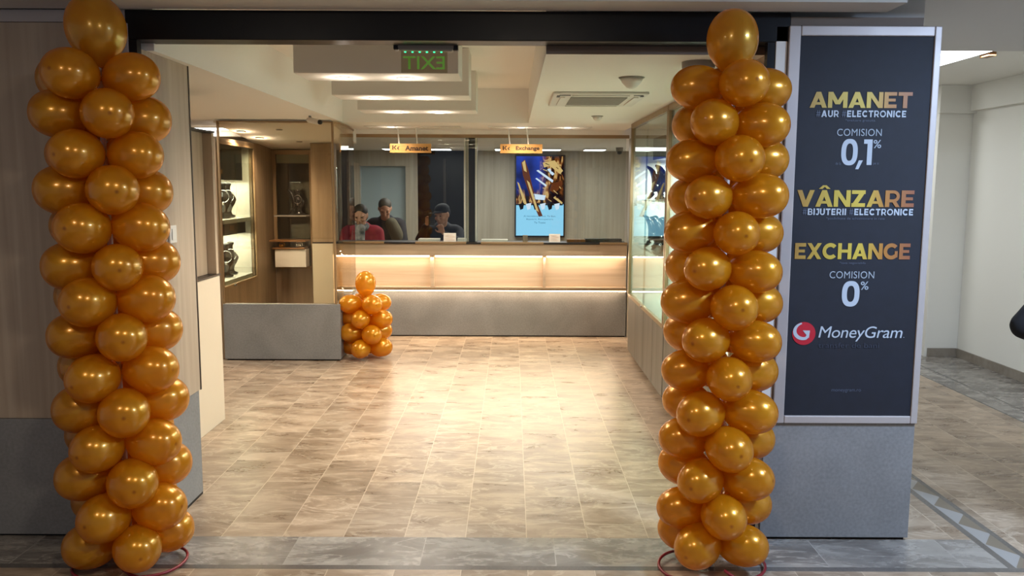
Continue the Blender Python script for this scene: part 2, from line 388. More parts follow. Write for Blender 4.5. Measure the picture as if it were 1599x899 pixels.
# ------------------------------------------------------------ ceilings
CZ = 2.25
RX0, RX1, RY0, RY1, RZ = -1.62, .15, 3.86, 8.06, 2.57
b = MB()
b.box(-4.2, RX0, 3.86, 9.07, CZ, 2.70); b.box(RX0, RX1, RY1, 9.07, CZ, 2.70); b.box(RX1, 1.2, 3.90, 9.07, CZ, 2.70)
b.box(RX0, RX1, RY0, RY1, RZ, 2.70)
struct(b.build('ceiling', 'ceil'))
struct(bx('ceiling', 'ceil', -4.2, 2.0, 9.075, 12.6, 2.17, 2.70))                   # office
struct(bx('trim_1', 'slot', RX1 + .002, 1.19, 3.888, 3.899, CZ - .001, 2.285))      # solid strip, shade of the gap along the soffit front put into its brown
struct(bx('ceiling', 'mallceil', -4.2, 4.6, -2.5, 5.06, 2.62, 2.75))
struct(bx('ceiling', 'mallceil', 1.64, 3.70, 3.1, 5.33, 2.50, 2.615)); struct(bx('wall_right', 'mallceil', 1.22, 1.87, 3.91, 4.24, 2.36, 2.499))                 # lower band towards the hall
struct(bx('ceiling', 'wall', 1.9, 4.6, 5.065, 12.6, 2.62, 2.75))
struct(bx('ceiling', 'mallceil', -4.2, 1.63, 3.56, 3.755, 2.412, 2.615))            # bulkhead over the shop front
struct(bx('trim_2', 'slot', 1.218, 1.80, 3.765, 3.90, 2.356, 2.392))                # wood band over the poster pillar

# ------------------------------------------------------------ walls and shop front
# left pillar
struct(bx('wall_left', 'wood', -4.2, -1.705, 3.766, 4.33, .572, 2.355))
struct(bx('wall_left', 'wood', -1.704, -1.655, 3.80, 4.33, .572, 2.249))
struct(bx('baseboard_left', 'lam', -4.2, -1.66, 3.757, 4.325, .012, .570, bevel=.003))
struct(bx('trim_3', 'black', -4.2, -1.66, 3.775, 4.32, 0.0, .0115))
struct(bx('trim_4', 'alu', -4.2, -1.70, 3.76, 3.80, 2.357, 2.408))
struct(bx('trim_5', 'alu', -1.735, -1.688, 3.752, 3.765, .575, 2.352, bevel=.003))
struct(bx('trim_6', 'black', -1.687, -1.652, 3.755, 3.799, .572, 2.281))            # left jamb
struct(bx('trim_7', 'dark', -1.6575, -1.652, 4.331, 4.343, .57, 2.249))               # dark corner trim
# header
hb = MB(); hb.box(-1.70, 1.215, 3.757, 3.885, 2.283, 2.410)
struct(hb.build('trim_8', 'black', bevel=.004))
struct(bx('trim_9', 'black', 1.118, 1.150, 3.757, 3.80, 0.0, 2.282))                # right jamb
struct(bx('wall_right', 'wood', 1.152, 1.84, 3.90, 4.25, .0, 2.249))
struct(bx('wall_right', 'wall', 1.80, 1.87, 4.255, 12.6, .0, 2.62))
struct(bx('wall_left', 'wood', -4.25, -4.2, 4.33, 12.6, 0, 2.62))
struct(bx('wall_left', 'ceil', -4.2, -1.20, 9.70, 9.75, .0, 2.165)) if False else None
# hall at the right
struct(bx('wall_back', 'wall', 4.12, 4.6, 8.10, 8.25, .0, 2.62))
struct(bx('wall_back', 'wall', 3.2, 4.6, 11.5, 11.6, .0, 2.62))
struct(bx('wall_back', 'wall', 4.08, 4.12, 8.10, 11.5, .0, 2.62))
struct(bx('wall_right', 'wall', 4.40, 4.6, -2.5, 8.095, .0, 2.62))
struct(bx('trim_10', 'wall', 4.34, 4.40, -2.5, 8.05, 2.38, 2.619))
struct(bx('trim_11', 'wall', 4.05, 4.40, 8.04, 8.098, 2.36, 2.619))
struct(bx('baseboard_right', 'skirting', 4.385, 4.399, -2.5, 8.08, 0, .085))
struct(bx('baseboard_back', 'skirting', 4.105, 4.385, 8.083, 8.098, 0, .085))

# poster pillar: grey base and framed banner
st = thing('poster_pillar', (1.53, 3.83, 0), 'grey based pillar with aluminium frame carrying the navy banner', 'pillar')
bx('plinth', 'lam', 1.172, 1.872, 3.757, 3.895, .014, .568, st, .003, 'grey stone look plinth')
bx('toe_kick', 'black', 1.19, 1.86, 3.775, 3.89, 0, .0135, st)
bx('backing_panel', 'cream', 1.154, 1.87, 3.785, 3.895, .57, 2.352, st)
bx('edge_post', 'white', 1.154, 1.205, 3.757, 3.784, .57, 2.352, st, .003)
f = MB()
f.box(1.207, 1.258, 3.742, 3.784, .57, 2.352); f.box(1.843, 1.874, 3.742, 3.784, .57, 2.352)
f.box(1.259, 1.842, 3.742, 3.784, 2.309, 2.352); f.box(1.259, 1.842, 3.742, 3.784, .57, .606)
f.build('frame', 'alu', st, .004)
bn = bx('banner', 'navy', 1.259, 1.842, 3.750, 3.783, .607, 2.308, st)
def glyph(ch):
    """heavy geometric capitals as overlapping strokes in a box one unit high; returns (width, polygons)"""
    S_, B_ = .255, .225; P = []; L_ = [0]
    def para(xb, xt, wd, z0=0, z1=1):
        L_[0] += 1; P.append([(xb, z0), (xb + wd, z0), (xt + wd, z1), (xt, z1), L_[0]])
    def rect(x0, x1, z0, z1):
        L_[0] += 1; P.append([(x0, z0), (x1, z0), (x1, z1), (x0, z1), L_[0]])
    def arc(cx, cz, rx, rz, a0, a1, t=.2, n=18):
        L_[0] += 1
        for k in range(n):
            a, q = R(a0 + (a1 - a0) * k / n), R(a0 + (a1 - a0) * (k + 1) / n)
            P.append([(cx + rx*cos(a), cz + rz*sin(a)), (cx + rx*cos(q), cz + rz*sin(q)), (cx + (rx-t)*cos(q), cz + (rz-t)*sin(q)), (cx + (rx-t)*cos(a), cz + (rz-t)*sin(a)), L_[0]])
    if ch in 'AÂ':
        para(0, .37, .28); para(.74, .36, .28); rect(.22, .79, .19, .35); w_ = 1.01
        if ch == 'Â': para(.16, .40, .21, 1.07, 1.29); para(.64, .40, .21, 1.07, 1.29)
    elif ch == 'M': rect(0, S_, 0, 1); rect(1.15-S_, 1.15, 0, 1); para(.435, .0, .28, .22, 1); para(.435, .87, .28, .22, 1); w_ = 1.15
    elif ch == 'N': rect(0, S_, 0, 1); rect(.97-S_, .97, 0, 1); para(.70, 0, .27); w_ = .97
    elif ch == 'E': rect(0, S_, 0, 1); rect(0, .74, 0, B_); rect(0, .74, 1-B_, 1); rect(0, .67, .41, .59); w_ = .76
    elif ch == 'T': rect(0, .84, 1-B_, 1); rect(.42-S_/2, .42+S_/2, 0, 1); w_ = .84
    elif ch == 'V': para(.365, 0, .28); para(.365, .73, .28); w_ = 1.01
    elif ch == 'Z': rect(0, .80, 0, B_); rect(0, .80, 1-B_, 1); para(.0, .49, .31, .1, .9); w_ = .82
    elif ch == 'R': rect(0, S_, 0, 1); rect(0, .46, 1-.18, 1); rect(0, .46, .28, .46); arc(.46, .64, .38, .36, -90, 90, .185); para(.62, .38, .25, 0, .36); w_ = .88
    elif ch == 'X': para(0, .70, .28); para(.70, 0, .28); w_ = .98
    elif ch == 'C': arc(.53, .5, .53, .51, 42, 318, .245, 30); w_ = .98
    elif ch == 'H': rect(0, S_, 0, 1); rect(.92-S_, .92, 0, 1); rect(0, .92, .41, .60); w_ = .92
    elif ch == 'G': arc(.53, .5, .53, .51, 42, 318, .245, 30); rect(.76, .96, .12, .52); w_ = 1.0
    elif ch == 'O': arc(.54, .5, .54, .51, 0, 360, .20, 36); w_ = 1.08
    elif ch == 'U': rect(0, S_, .40, 1); rect(.90-S_, .90, .40, 1); arc(.45, .41, .45, .42, 180, 360, .205); w_ = .9
    elif ch == 'L': rect(0, S_, 0, 1); rect(0, .70, 0, B_); w_ = .70
    elif ch == 'I': rect(0, S_, 0, 1); w_ = S_
    elif ch == 'J': rect(.36, .36+S_, .30, 1); rect(.10, .5, 1-B_, 1); arc(.275, .29, .30, .30, 205, 360, .2); w_ = .575
    elif ch == 'B':
        rect(0, S_, 0, 1); rect(0, .5, 0, .17); rect(0, .5, .43, .58); rect(0, .5, .83, 1); arc(.48, .285, .37, .285, -90, 90, .17); arc(.46, .72, .34, .28, -90, 90, .16); w_ = .86
    elif ch == '#': para(.12, .20, .12); para(.44, .52, .12); rect(.0, .74, .26, .38); rect(.04, .78, .60, .72); w_ = .78
    else: w_ = .38
    return w_, P
def caps(name, word, mat, x0, x1, z0, z1, y, parent, gap=.065, hashmat=None):
    x = 0; items = []; 
    for ch in word:
        w_, P = glyph(ch); items.append((ch, x, P)); x += w_ + (gap if ch != ' ' else 0)
    W = x - gap; k = (x1 - x0) / W; h = z1 - z0; d = MB()
    for j, (ch, ox, P) in enumerate(items):
        d.mi = 1 if (ch == '#' and hashmat) else 0
        for pi_, pl_ in enumerate(P): d.quad(*[(x0 + (ox + px) * k, y - .0002 * pl_[4], z0 + pz * h) for px, pz in pl_[:4]])
    return d.build(name, [mat] + ([hashmat] if hashmat else []), parent, normals=False)
TY = 3.7475
caps('heading', 'AMANET', 'goldprint', 1.311, 1.763, 2.001, 2.070, TY, bn)
caps('caption', '#AUR #ELECTRONICE', 'whitep', 1.341, 1.739, 1.961, 1.990, TY, bn, .17, 'dimp')
text('footnote', '*evaluare gratuita', 'dimp', 1.472, 1.604, 1.939, 1.953, TY, bn)
text('caption', 'COMISION', 'lgrey', 1.438, 1.636, 1.879, 1.910, TY, bn, spacing=1.05)
def zero(x0, x1, z0, z1, t, parent, y=TY):
    d = MB(); cx, cz, a, c = (x0+x1)/2, (z0+z1)/2, (x1-x0)/2, (z1-z0)/2; N = 48; o_ = []; i_ = []
    for k in range(N):
        q = 2*pi*k/N; sx = math.copysign(abs(cos(q))**.8, cos(q)); sz = math.copysign(abs(sin(q))**.8, sin(q))
        o_.append((cx + a*sx, cz + c*sz)); i_.append((cx + (a-t)*sx, cz + (c-t*.95)*sz))
    for k in range(N):
        n = (k+1) % N; d.quad(*[(p[0], y, p[1]) for p in (o_[k], o_[n], i_[n], i_[k])])
    return d
d = zero(1.461, 1.534, 1.750, 1.866, .021, bn); d.build('figure_zero', 'whitep', bn, normals=False)
d = MB(); d.quad(*[(x, TY, z) for x, z in ((1.541, 1.772), (1.559, 1.772), (1.541, 1.733), (1.527, 1.733))]); d.build('figure_comma', 'whitep', bn, normals=False)
d = MB(); d.quad(*[(x, TY, z) for x, z in ((1.576, 1.752), (1.598, 1.752), (1.598, 1.864), (1.576, 1.864))]); d.quad(*[(x, TY, z) for x, z in ((1.560, 1.845), (1.576, 1.845), (1.576, 1.864), (1.560, 1.864))]); d.build('figure_one', 'whitep', bn, normals=False)
text('percent_sign', '%', 'lgrey', 1.602, 1.637, 1.826, 1.862, TY, bn, bold=.01)
text('footnote', 'de la', 'dimp', 1.438, 1.462, 1.752, 1.764, TY, bn)
text('footnote', 'pe zi', 'dimp', 1.606, 1.630, 1.751, 1.764, TY, bn)
caps('heading', 'VÂNZARE', 'goldprint', 1.274, 1.799, 1.566, 1.640, TY, bn)
caps('caption', '#BIJUTERII #ELECTRONICE', 'whitep', 1.301, 1.797, 1.529, 1.558, TY, bn, .17, 'dimp')
text('footnote', '*posibilitate de achizitionare in rate', 'dimp', 1.408, 1.671, 1.506, 1.520, TY, bn)
caps('heading', 'EXCHANGE', 'goldprint', 1.275, 1.796, 1.331, 1.403, TY, bn)
text('footnote', '*taxa negociabila', 'dimp', 1.479, 1.597, 1.306, 1.320, TY, bn)
text('caption', 'COMISION', 'lgrey', 1.437, 1.639, 1.244, 1.276, TY, bn, spacing=1.05)
zero(1.497, 1.577, 1.115, 1.232, .023, bn).build('figure_zero', 'whitep', bn, normals=False)
text('percent_sign', '%', 'lgrey', 1.580, 1.616, 1.192, 1.230, TY, bn, bold=.01)
text('wordmark', 'MoneyGram', 'whitep', 1.400, 1.783, .954, 1.024, TY, bn, bold=0, shear=.18, spacing=.96)
text('footnote', '.', 'lgrey', 1.788, 1.792, .972, .976, TY, bn)
text('tagline', 'transfer de bani', 'vdim', 1.401, 1.679, .924, .948, TY, bn)
text('footnote', 'moneygram.ro', 'dimp', 1.473, 1.608, .715, .731, TY, bn)
lc = (1.333, .990)
d = MB(); d.prism([(lc[0] + .053*cos(a*pi/24), lc[1] + .053*sin(a*pi/24)) for a in range(48)], 'Y', TY, TY + .0015)
lg = d.build('logo_disc', 'redp', bn)
# white hooked arrow swooping round the left of the disc
pts_o = []; pts_i = []
for i in range(25):
    a = R(100 + (290 - 100) * i / 24); t = i / 24
    wd = .004 + .013 * sin(pi * min(1, t * .62 + .08))
    cx, cz = lc[0] - .004, lc[1] + .010; ro = .046
    pts_o.append((cx + ro * cos(a), cz + ro * .88 * sin(a))); pts_i.append((cx + (ro - wd) * cos(a), cz + (ro - wd) * .88 * sin(a)))
d = MB()
for i in range(24): d.prism([pts_o[i], pts_o[i+1], pts_i[i+1], pts_i[i]], 'Y', TY - .0015, TY - .0002)
ex, ez = pts_o[-1]; ix, iz = pts_i[-1]
d.prism([(ex, ez), (ex + .013, ez + .012), (ix + .006, iz + .010), (ix, iz)], 'Y', TY - .0015, TY - .0002)
d.prism([(lc[0] - .006, lc[1] + .014), (lc[0] + .027, lc[1] + .014), (lc[0] + .023, lc[1] - .020)], 'Y', TY - .0016, TY - .0002)
d.build('logo_arrow', 'whitep', lg)

# ------------------------------------------------------------ light switch on the reveal
sw = thing('light_switch', (-1.652, 4.05, 1.37), 'white light switch on the wood reveal behind the left balloon column', 'switch')
bx('cover_plate', 'white', -1.654, -1.645, 4.005, 4.085, 1.37, 1.455, sw, .002); bx('rocker', 'white', -1.645, -1.641, 4.025, 4.065, 1.385, 1.44, sw, .001)

# ------------------------------------------------------------ ceiling fittings
def spotlight(x, y, z, label, group, power=0, size=.035, ang=100, col=WARM, lens='spotl'):
    t = thing('ceiling_spotlight', (x, y, z), label, 'spotlight', group)
    MB().lathe([(size*1.5, -.004), (size*1.55, -.001), (size*1.55, 0)], (x, y, z - .0005), 24).build('trim_ring', 'white', t)
    MB().lathe([(size, -.006), (size, -.0045)], (x, y, z), 24).build('lens', lens, t)
    if power: spot('spot_beam', (x, y, z - .03), power, ang, col); area('spot_glow', (x, y, z - .075), .05, power * .012, col, (pi, 0, 0))  # spot_glow is an added upward lamp that brightens the ceiling round the lens
    return t
boxes = [(4.62, 4.96, 'nearest of the three boxes dropped from the ceiling recess'), (5.72, 6.04, 'middle of the three boxes dropped from the ceiling recess'), (6.82, 7.14, 'farthest of the three boxes dropped from the ceiling recess')]
for i, (y0, y1, lb) in enumerate(boxes):
    x0, x1 = -1.19 - .03 * i, -.295
    bb = MB(); bb.box(x0, x1, y0, y1, 2.255, RZ - .002)
    o = bb.build('ceiling_box', 'box', None, .004); tag(o, lb, 'ceiling box', 'ceiling boxes')
    for k, xx in enumerate((-.955, -.605)):
        spotlight(xx, (y0 + y1) / 2 + .02, 2.255, ('left' if k == 0 else 'right') + ' spotlight under the ' + lb.split(' dropped')[0].replace('of the three boxes', 'ceiling box'), 'spotlights under the ceiling boxes', 50, ang=150)
for x, y, lb in ((-1.24, 8.62, 'lit ceiling spotlight above the left hanging sign'), (.085, 8.62, 'lit ceiling spotlight above the right hanging sign'), (.56, 8.62, 'lit ceiling spotlight right of the right hanging sign')):
    spotlight(x, y, CZ - .012 if False else CZ, lb, 'spotlights before the counter', 26, ang=150)
for x0, x1, lb in ((-1.5, -.53, 'long flat white ceiling plate above the left hanging sign'), (-.25, .80, 'long flat white ceiling plate above the right hanging sign')):
    fr = MB(); fr.box(x0, x1, 8.50, 8.515, 2.243, 2.2495); fr.box(x0, x1, 8.735, 8.75, 2.243, 2.2495); fr.box(x0, x0+.015, 8.516, 8.734, 2.243, 2.2495); fr.box(x1-.015, x1, 8.516, 8.734, 2.243, 2.2495)
    tag(fr.build('ceiling_plate_frame', 'white'), lb, 'ceiling plate', 'ceiling plates')
# air conditioner cassette
ac = thing('ceiling_air_conditioner', (.565, 5.8, 2.2495), 'square white air conditioner cassette in the right ceiling', 'air conditioner')
bx('panel', 'white', .26, .87, 5.40, 6.20, 2.232, 2.2495, ac, .008)
g = MB()
for k in range(18): g.box(.38, .75, 5.56 + k*.027, 5.575 + k*.027, 2.226, 2.2315)
g.build('grille', 'greyplast', ac)
for a in ((.31, .34, 5.54, 6.06), (.79, .82, 5.54, 6.06), (.38, .75, 5.44, 5.475), (.38, .75, 6.125, 6.16)):
    bx('flap', 'white', *a, 2.225, 2.2315, ac, .002)
for a in ((.285, .305, 5.47, 5.56), (.30, .37, 5.43, 5.45), (.775, .835, 5.43, 5.45), (.825, .845, 5.47, 5.52)):
    bx('slot', 'dark', *a, 2.2285, 2.2318, ac)
def lathe_thing(name, prof, c, mat, label, cat, group=None):
    o = MB().lathe(prof, c, 28).build(name, mat, None, smooth=False); return tag(o, label, cat, group)
t = thing('motion_detector', (.655, 4.70, CZ), 'larger white conical detector ahead of the air conditioner', 'detector')
MB().lathe([(.07, -.006), (.072, -.002), (.072, 0)], (.655, 4.70, CZ), 28).build('base', 'greyplast', t)
MB().lathe([(.012, -.062), (.028, -.055), (.052, -.03), (.064, -.007)], (.655, 4.70, CZ), 28).build('dome', 'white', t, smooth=True)
t = thing('smoke_detector', (.72, 7.23, CZ), 'small white smoke detector beyond the air conditioner', 'detector')
MB().lathe([(.05, -.004), (.052, 0)], (.72, 7.23, CZ), 24).build('base', 'greyplast', t)
MB().lathe([(.015, -.04), (.03, -.03), (.045, -.005)], (.72, 7.23, CZ), 24).build('dome', 'white', t, smooth=True)
t = thing('dome_camera', (.895, 4.12, CZ), 'grey ceiling dome camera beside the right balloon column top', 'security camera')
MB().lathe([(.06, -.045), (.078, -.03), (.08, 0)], (.895, 4.12, CZ), 28).build('housing', 'greyplast', t)
MB().lathe([(.008, -.085), (.03, -.078), (.045, -.06), (.05, -.046)], (.895, 4.12, CZ), 28).build('dome', 'white', t, smooth=True)
bx('bracket', 'dark', .845, .86, 4.10, 4.13, 2.14, 2.20, t)
t = thing('bullet_camera', (-1.70, 7.35, CZ), 'small white bullet camera above the display booth corner', 'security camera')
MB().cap((-1.76, 7.32, 2.212), (-1.66, 7.24, 2.190), .024, .024).build('body', 'white', t, smooth=True)
MB().cap((-1.655, 7.236, 2.189), (-1.645, 7.228, 2.187), .021, .021).build('lens', 'black2', t, smooth=True)
MB().tube([(-1.76, 7.34, 2.249), (-1.75, 7.33, 2.22)], .012).build('bracket', 'greyplast', t)

# exit sign hanging behind the header (seen from its back)
ex = thing('exit_sign', (-.397, 3.87, 2.17), 'green exit sign on clear plate under the black header', 'exit sign')
MB().prism([(-.540, 2.313), (-.537, 2.285), (-.515, 2.262), (-.280, 2.258), (-.259, 2.280), (-.254, 2.313)], 'Y', 3.887, 3.93).build('housing', 'greyplast', ex, .003)
bx('end_cap', 'black2', -.545, -.520, 3.886, 3.931, 2.264, 2.30, ex, .006); bx('end_cap', 'black2', -.274, -.250, 3.886, 3.931, 2.261, 2.298, ex, .006)
pl = bx('plate', 'acryl', -.512, -.300, 3.905, 3.910, 2.165, 2.262, ex)
text('lettering', 'EXIT', 'green', -.502, -.312, 2.180, 2.238, 3.9015, pl, bold=.01, flip=True)
for k in range(6):
    MB().lathe([(.0045, -.003), (.0045, 0)], (-.492 + k*.033, 3.900, 2.2575), 10).build('diode', 'greenled', ex)

# ------------------------------------------------------------ teller counter at the back
tc = thing('teller_counter', (-.35, 9.3, 0), 'long wood teller counter with lit niches over a grey plinth', 'counter')
bx('plinth', 'lam', -1.925, 1.25, 9.085, 9.25, .012, .500, tc, .004, 'grey stone look plinth')
bx('toe_kick', 'black', -1.93, 1.25, 9.10, 9.24, 0, .0115, tc)
bx('ledge', 'champ', -1.93, 1.25, 9.045, 9.25, .520, .540, tc)
le = bx('led_strip', 'led', -1.93, 1.25, 9.060, 9.078, .508, .519, tc)
for x0, x1 in ((-1.93, -.895), (-.852, .338), (.368, 1.25)):
    bx('niche_panel', 'woodh', x0, x1, 9.105, 9.25, .541, .898, tc)
    l2 = bx('led_strip', 'led', x0 + .01, x1 - .01, 9.062, 9.085, .883, .8975, tc)
    bx('niche_sill', 'woodh', x0, x1, 9.05, 9.104, .541, .556, tc)
bx('divider', 'woodh', -.894, -.853, 9.055, 9.25, .541, .898, tc); bx('divider', 'woodh', .339, .367, 9.055, 9.25, .541, .898, tc)
bx('apron', 'woodh', -1.93, 1.25, 9.045, 9.25, .899, 1.025, tc)
bx('worktop', 'dark', -1.93, 1.25, 9.02, 9.34, 1.026, 1.046, tc, .002)
for x0, x1 in ((-1.70, -1.39), (-1.05, -.50), (-.34, .34), (.95, 1.25)):
    bx('transaction_tray', 'champ', x0, x1, 9.005, 9.06, 1.030, 1.052, tc, .002)
area('niche_light', (-.35, 9.035, .895), 3.0, 13, AMB, (R(-28), 0, 0), .02)
area('plinth_light', (-.35, 9.035, .512), 3.0, 7, (1, .72, .48), (R(-20), 0, 0), .02)
bx('desk_board', 'wood', -1.93, 1.25, 9.36, 9.78, .74, .77, tc)
# glass above it
gw = thing('window_1', (-.35, 9.06, 1.046), 'clear glass screen with brown frame above the teller counter', 'glass screen'); gw['kind'] = 'structure'; del gw['label']; del gw['category']
for x0, x1 in ((-1.72, -.52), (-.515, 1.22)):
    bx('pane', 'glass', x0, x1, 9.060, 9.068, 1.053, 2.165, gw)
bx('frame', 'champ', -1.93, 1.25, 9.05, 9.078, 2.166, 2.20, gw)
struct(bx('wall_back', 'ceil', -1.93, 1.25, 9.045, 9.075, 2.201, 2.249))
struct(bx('trim_12', 'dark', -.515, -.385, 9.12, 9.24, .78, 2.168))
struct(bx('trim_13', 'white', -.522, -.505, 9.105, 9.119, 1.05, 2.168)); struct(bx('trim_14', 'white', -.405, -.383, 9.105, 9.119, 1.05, 2.168))
struct(bx('trim_20', 'gwood', -.50, -.475, 9.105, 9.119, 1.05, 2.168))
# pier at the left end of the counter
struct(bx('trim_15', 'woodd', -2.155, -1.935, 8.98, 9.25, 1.045, 2.098)); struct(bx('trim_16', 'cream', -2.155, -1.935, 8.96, 9.25, .0, 1.03))
struct(bx('trim_17', 'dark', -2.155, -1.935, 8.97, 9.25, 1.031, 1.044))

# ------------------------------------------------------------ office behind the glass
OY = 12.4
struct(bx('wall_back', 'gwood', -4.2, -2.26, OY, OY + .1, 0, 2.169)); struct(bx('wall_back', 'gwood', -2.26, -1.40, OY, OY + .1, 1.94, 2.169))
struct(bx('wall_back', 'gwood', -1.58, -1.40, OY, OY + .1, 0, 1.939))
struct(bx('wall_back', 'gwood', -.72, 1.95, OY, OY + .1, 0, 2.169))
dr = struct(bx('door_1', 'bluedoor', -2.26, -1.58, OY + .12, OY + .16, 0, 1.94)); bx('door_handle', 'alu', -1.66, -1.60, OY + .06, OY + .115, 1.0, 1.02, dr)
struct(bx('door_2', 'gwood', 1.08, 1.72, OY - .012, OY - .001, 0, 1.925))
struct(bx('trim_18', 'wood', -2.33, -2.262, 11.8, OY - .001, 0, 1.98))
struct(bx('dark_doorway', 'black', -1.40, -.72, OY + .0, OY + .05, 0, 2.169))  # glossy black panel put in for the darkness of an unlit doorway
struct(bx('trim_19', 'dark', -1.02, -.98, OY - .03, OY - .001, 0, 2.05))
struct(bx('wall_right', 'gwood', 1.27, 1.795, 9.08, 9.2, 0, 2.169))
for k, (x0, x1) in enumerate(((-1.77, -1.49), (-1.13, -.855), (-.24, .03), (.385, .655), (.99, 1.265))):
    lb = ('leftmost of the five linear lamps on the office ceiling', 'second from left linear lamp on the office ceiling', 'middle linear lamp on the office ceiling', 'second from right linear lamp on the office ceiling', 'rightmost of the five linear lamps on the office ceiling')[k]
    t = thing('linear_lamp', ((x0+x1)/2, 11.6, 2.169), lb, 'lamp', 'linear lamps on the office ceiling')
    bx('housing', 'white', x0 - .008, x1 + .008, 11.44, 11.76, 2.150, 2.169, t); bx('diffuser', 'lampw', x0, x1, 11.45, 11.75, 2.144, 2.1495, t)
area('office_light', (-.2, 10.8, 2.13), 2.4, 42, (1, .96, .88), sy=1.0)

# display screen
tv = thing('display_screen', (.405, 12.34, .9), 'tall lit advertising screen on the office back wall', 'screen')
SX0, SX1, SZ0, SZ1 = .055, .755, .93, 2.09
bx('bezel', 'black2', .035, .775, 12.33, 12.395, .905, 2.11, tv, .004)
def tvmat():
    mt = bpy.data.materials.new('screen_picture'); mt.use_nodes = True; nt = mt.node_tree; nt.nodes.clear()
    o = nt.nodes.new('ShaderNodeOutputMaterial'); e = nt.nodes.new('ShaderNodeEmission')
    pos = geo_coords(nt); sep = nt.nodes.new('ShaderNodeSeparateXYZ'); nt.links.new(pos, sep.inputs[0])
    n = nt.nodes.new('ShaderNodeTexNoise'); n.inputs['Scale'].default_value = 1; n.inputs['Detail'].default_value = 4; n.inputs['Distortion'].default_value = 1.2
    nt.links.new(mapping(nt, pos, (9, 1, 3.2), rot=(0, R(-40), 0)), n.inputs['Vector'])
    top = ramp(nt, n.outputs['Fac'], [(.38, lin('#0a0c18')), (.5, lin('#2a1810')), (.56, lin('#7a4420')), (.61, lin('#d8b070')), (.66, lin('#3a2010'))])
    bl = nt.nodes.new('ShaderNodeTexNoise'); bl.inputs['Scale'].default_value = 3; nt.links.new(pos, bl.inputs['Vector'])
    blue = ramp(nt, bl.outputs['Fac'], [(.3, lin('#101a52')), (.7, lin('#2846b8'))])
    # blue field at the upper left
    gx = nt.nodes.new('ShaderNodeMapRange'); gx.inputs['From Min'].default_value = .50; gx.inputs['From Max'].default_value = .38; nt.links.new(sep.outputs['X'], gx.inputs['Value'])
    gz = nt.nodes.new('ShaderNodeMapRange'); gz.inputs['From Min'].default_value = 1.50; gz.inputs['From Max'].default_value = 1.62; nt.links.new(sep.outputs['Z'], gz.inputs['Value'])
    mul = nt.nodes.new('ShaderNodeMath'); mul.operation = 'MULTIPLY'; nt.links.new(gx.outputs[0], mul.inputs[0]); nt.links.new(gz.outputs[0], mul.inputs[1])
    m1 = nt.nodes.new('ShaderNodeMix'); m1.data_type = 'RGBA'; nt.links.new(mul.outputs[0], m1.inputs[0]); nt.links.new(top, m1.inputs[6]); nt.links.new(blue, m1.inputs[7])
    ls = nt.nodes.new('ShaderNodeMapRange'); ls.inputs['From Min'].default_value = 1.40; ls.inputs['From Max'].default_value = 1.38; nt.links.new(sep.outputs['Z'], ls.inputs['Value'])
    m2 = nt.nodes.new('ShaderNodeMix'); m2.data_type = 'RGBA'; nt.links.new(ls.outputs[0], m2.inputs[0]); nt.links.new(m1.outputs[2], m2.inputs[6]); m2.inputs[7].default_value = lin('#8fd0f2')
    nt.links.new(m2.outputs[2], e.inputs[0]); e.inputs[1].default_value = 1.0; nt.links.new(e.outputs[0], o.inputs[0]); return mt
M['tvpic'] = tvmat()
M['tvgold'] = emit('screen_gold', '#d9b878', .9); M['tvwhite'] = emit('screen_white', '#cfe0f4', 1.0); M['tvbrown'] = emit('screen_brown', '#6b3820', .8); M['tvink'] = emit('screen_ink', '#3a7494', .8); M['tvdark'] = emit('screen_dark', '#0d0b12', .6)
scn = bx('screen', 'tvpic', SX0, SX1, 12.322, 12.329, SZ0, SZ1, tv)
def px_tv(u, v): return (SX0 + (SX1 - SX0) * u, SZ1 - (SZ1 - SZ0) * v)
def streak(mat, pts, y=12.3195):
    d = MB(); d.prism([px_tv(*p) for p in pts], 'Y', y, y + .001); d.build('picture_shape', mat, scn)
streak('tvbrown', [(.10, .08), (.18, .04), (.26, .18), (.40, .52), (.56, .75), (.48, .76), (.30, .52), (.14, .24)])
streak('tvgold', [(.12, .08), (.18, .05), (.22, .20), (.16, .18)], 12.318); streak('tvgold', [(.22, .30), (.28, .33), (.48, .70), (.42, .68)], 12.318)
streak('tvgold', [(.02, .32), (.06, .34), (.24, .62), (.16, .60)]); streak('tvgold', [(.55, .08), (.80, .05), (.98, .18), (.92, .22), (.70, .12), (.58, .14)])
streak('tvwhite', [(.42, .18), (.46, .17), (.78, .30), (.76, .33)]); streak('tvwhite', [(.40, .28), (.43, .27), (.64, .36), (.62, .38)]); streak('tvwhite', [(.62, .17), (.70, .15), (.80, .22), (.76, .24)])
streak('tvbrown', [(.74, .34), (.96, .30), (.97, .36), (.82, .46), (.70, .43)])
_rt = random.Random(5)
for k in range(16):
    u, v, a, L = _rt.uniform(.55, .92), _rt.uniform(.06, .56), R(_rt.uniform(10, 50)), _rt.uniform(.05, .12)
    du, dv = L * cos(a), L * sin(a) * .55; n_ = .009
    if u + du < .98: streak(('tvgold', 'tvbrown', 'tvgold', 'tvdark')[k % 4], [(u, v), (u + n_, v - n_), (u + du + n_, v + dv - n_ * .5), (u + du, v + dv)], 12.3172 - .00008 * k)
streak('tvgold', [(.78, .52), (.82, .50), (.98, .58), (.96, .60)])
streak('tvwhite', [(.36, .47), (.62, .49), (.60, .55), (.38, .54)]); streak('tvdark', [(.0, .60), (.98, .60), (.98, .615), (.0, .615)])
for k in range(6):
    u = .05 + k * .15; streak('tvwhite' if k % 2 else 'tvdark', [(u, .60), (u + .12, .585), (u + .10, .66), (u + .04, .675)], 12.3185)
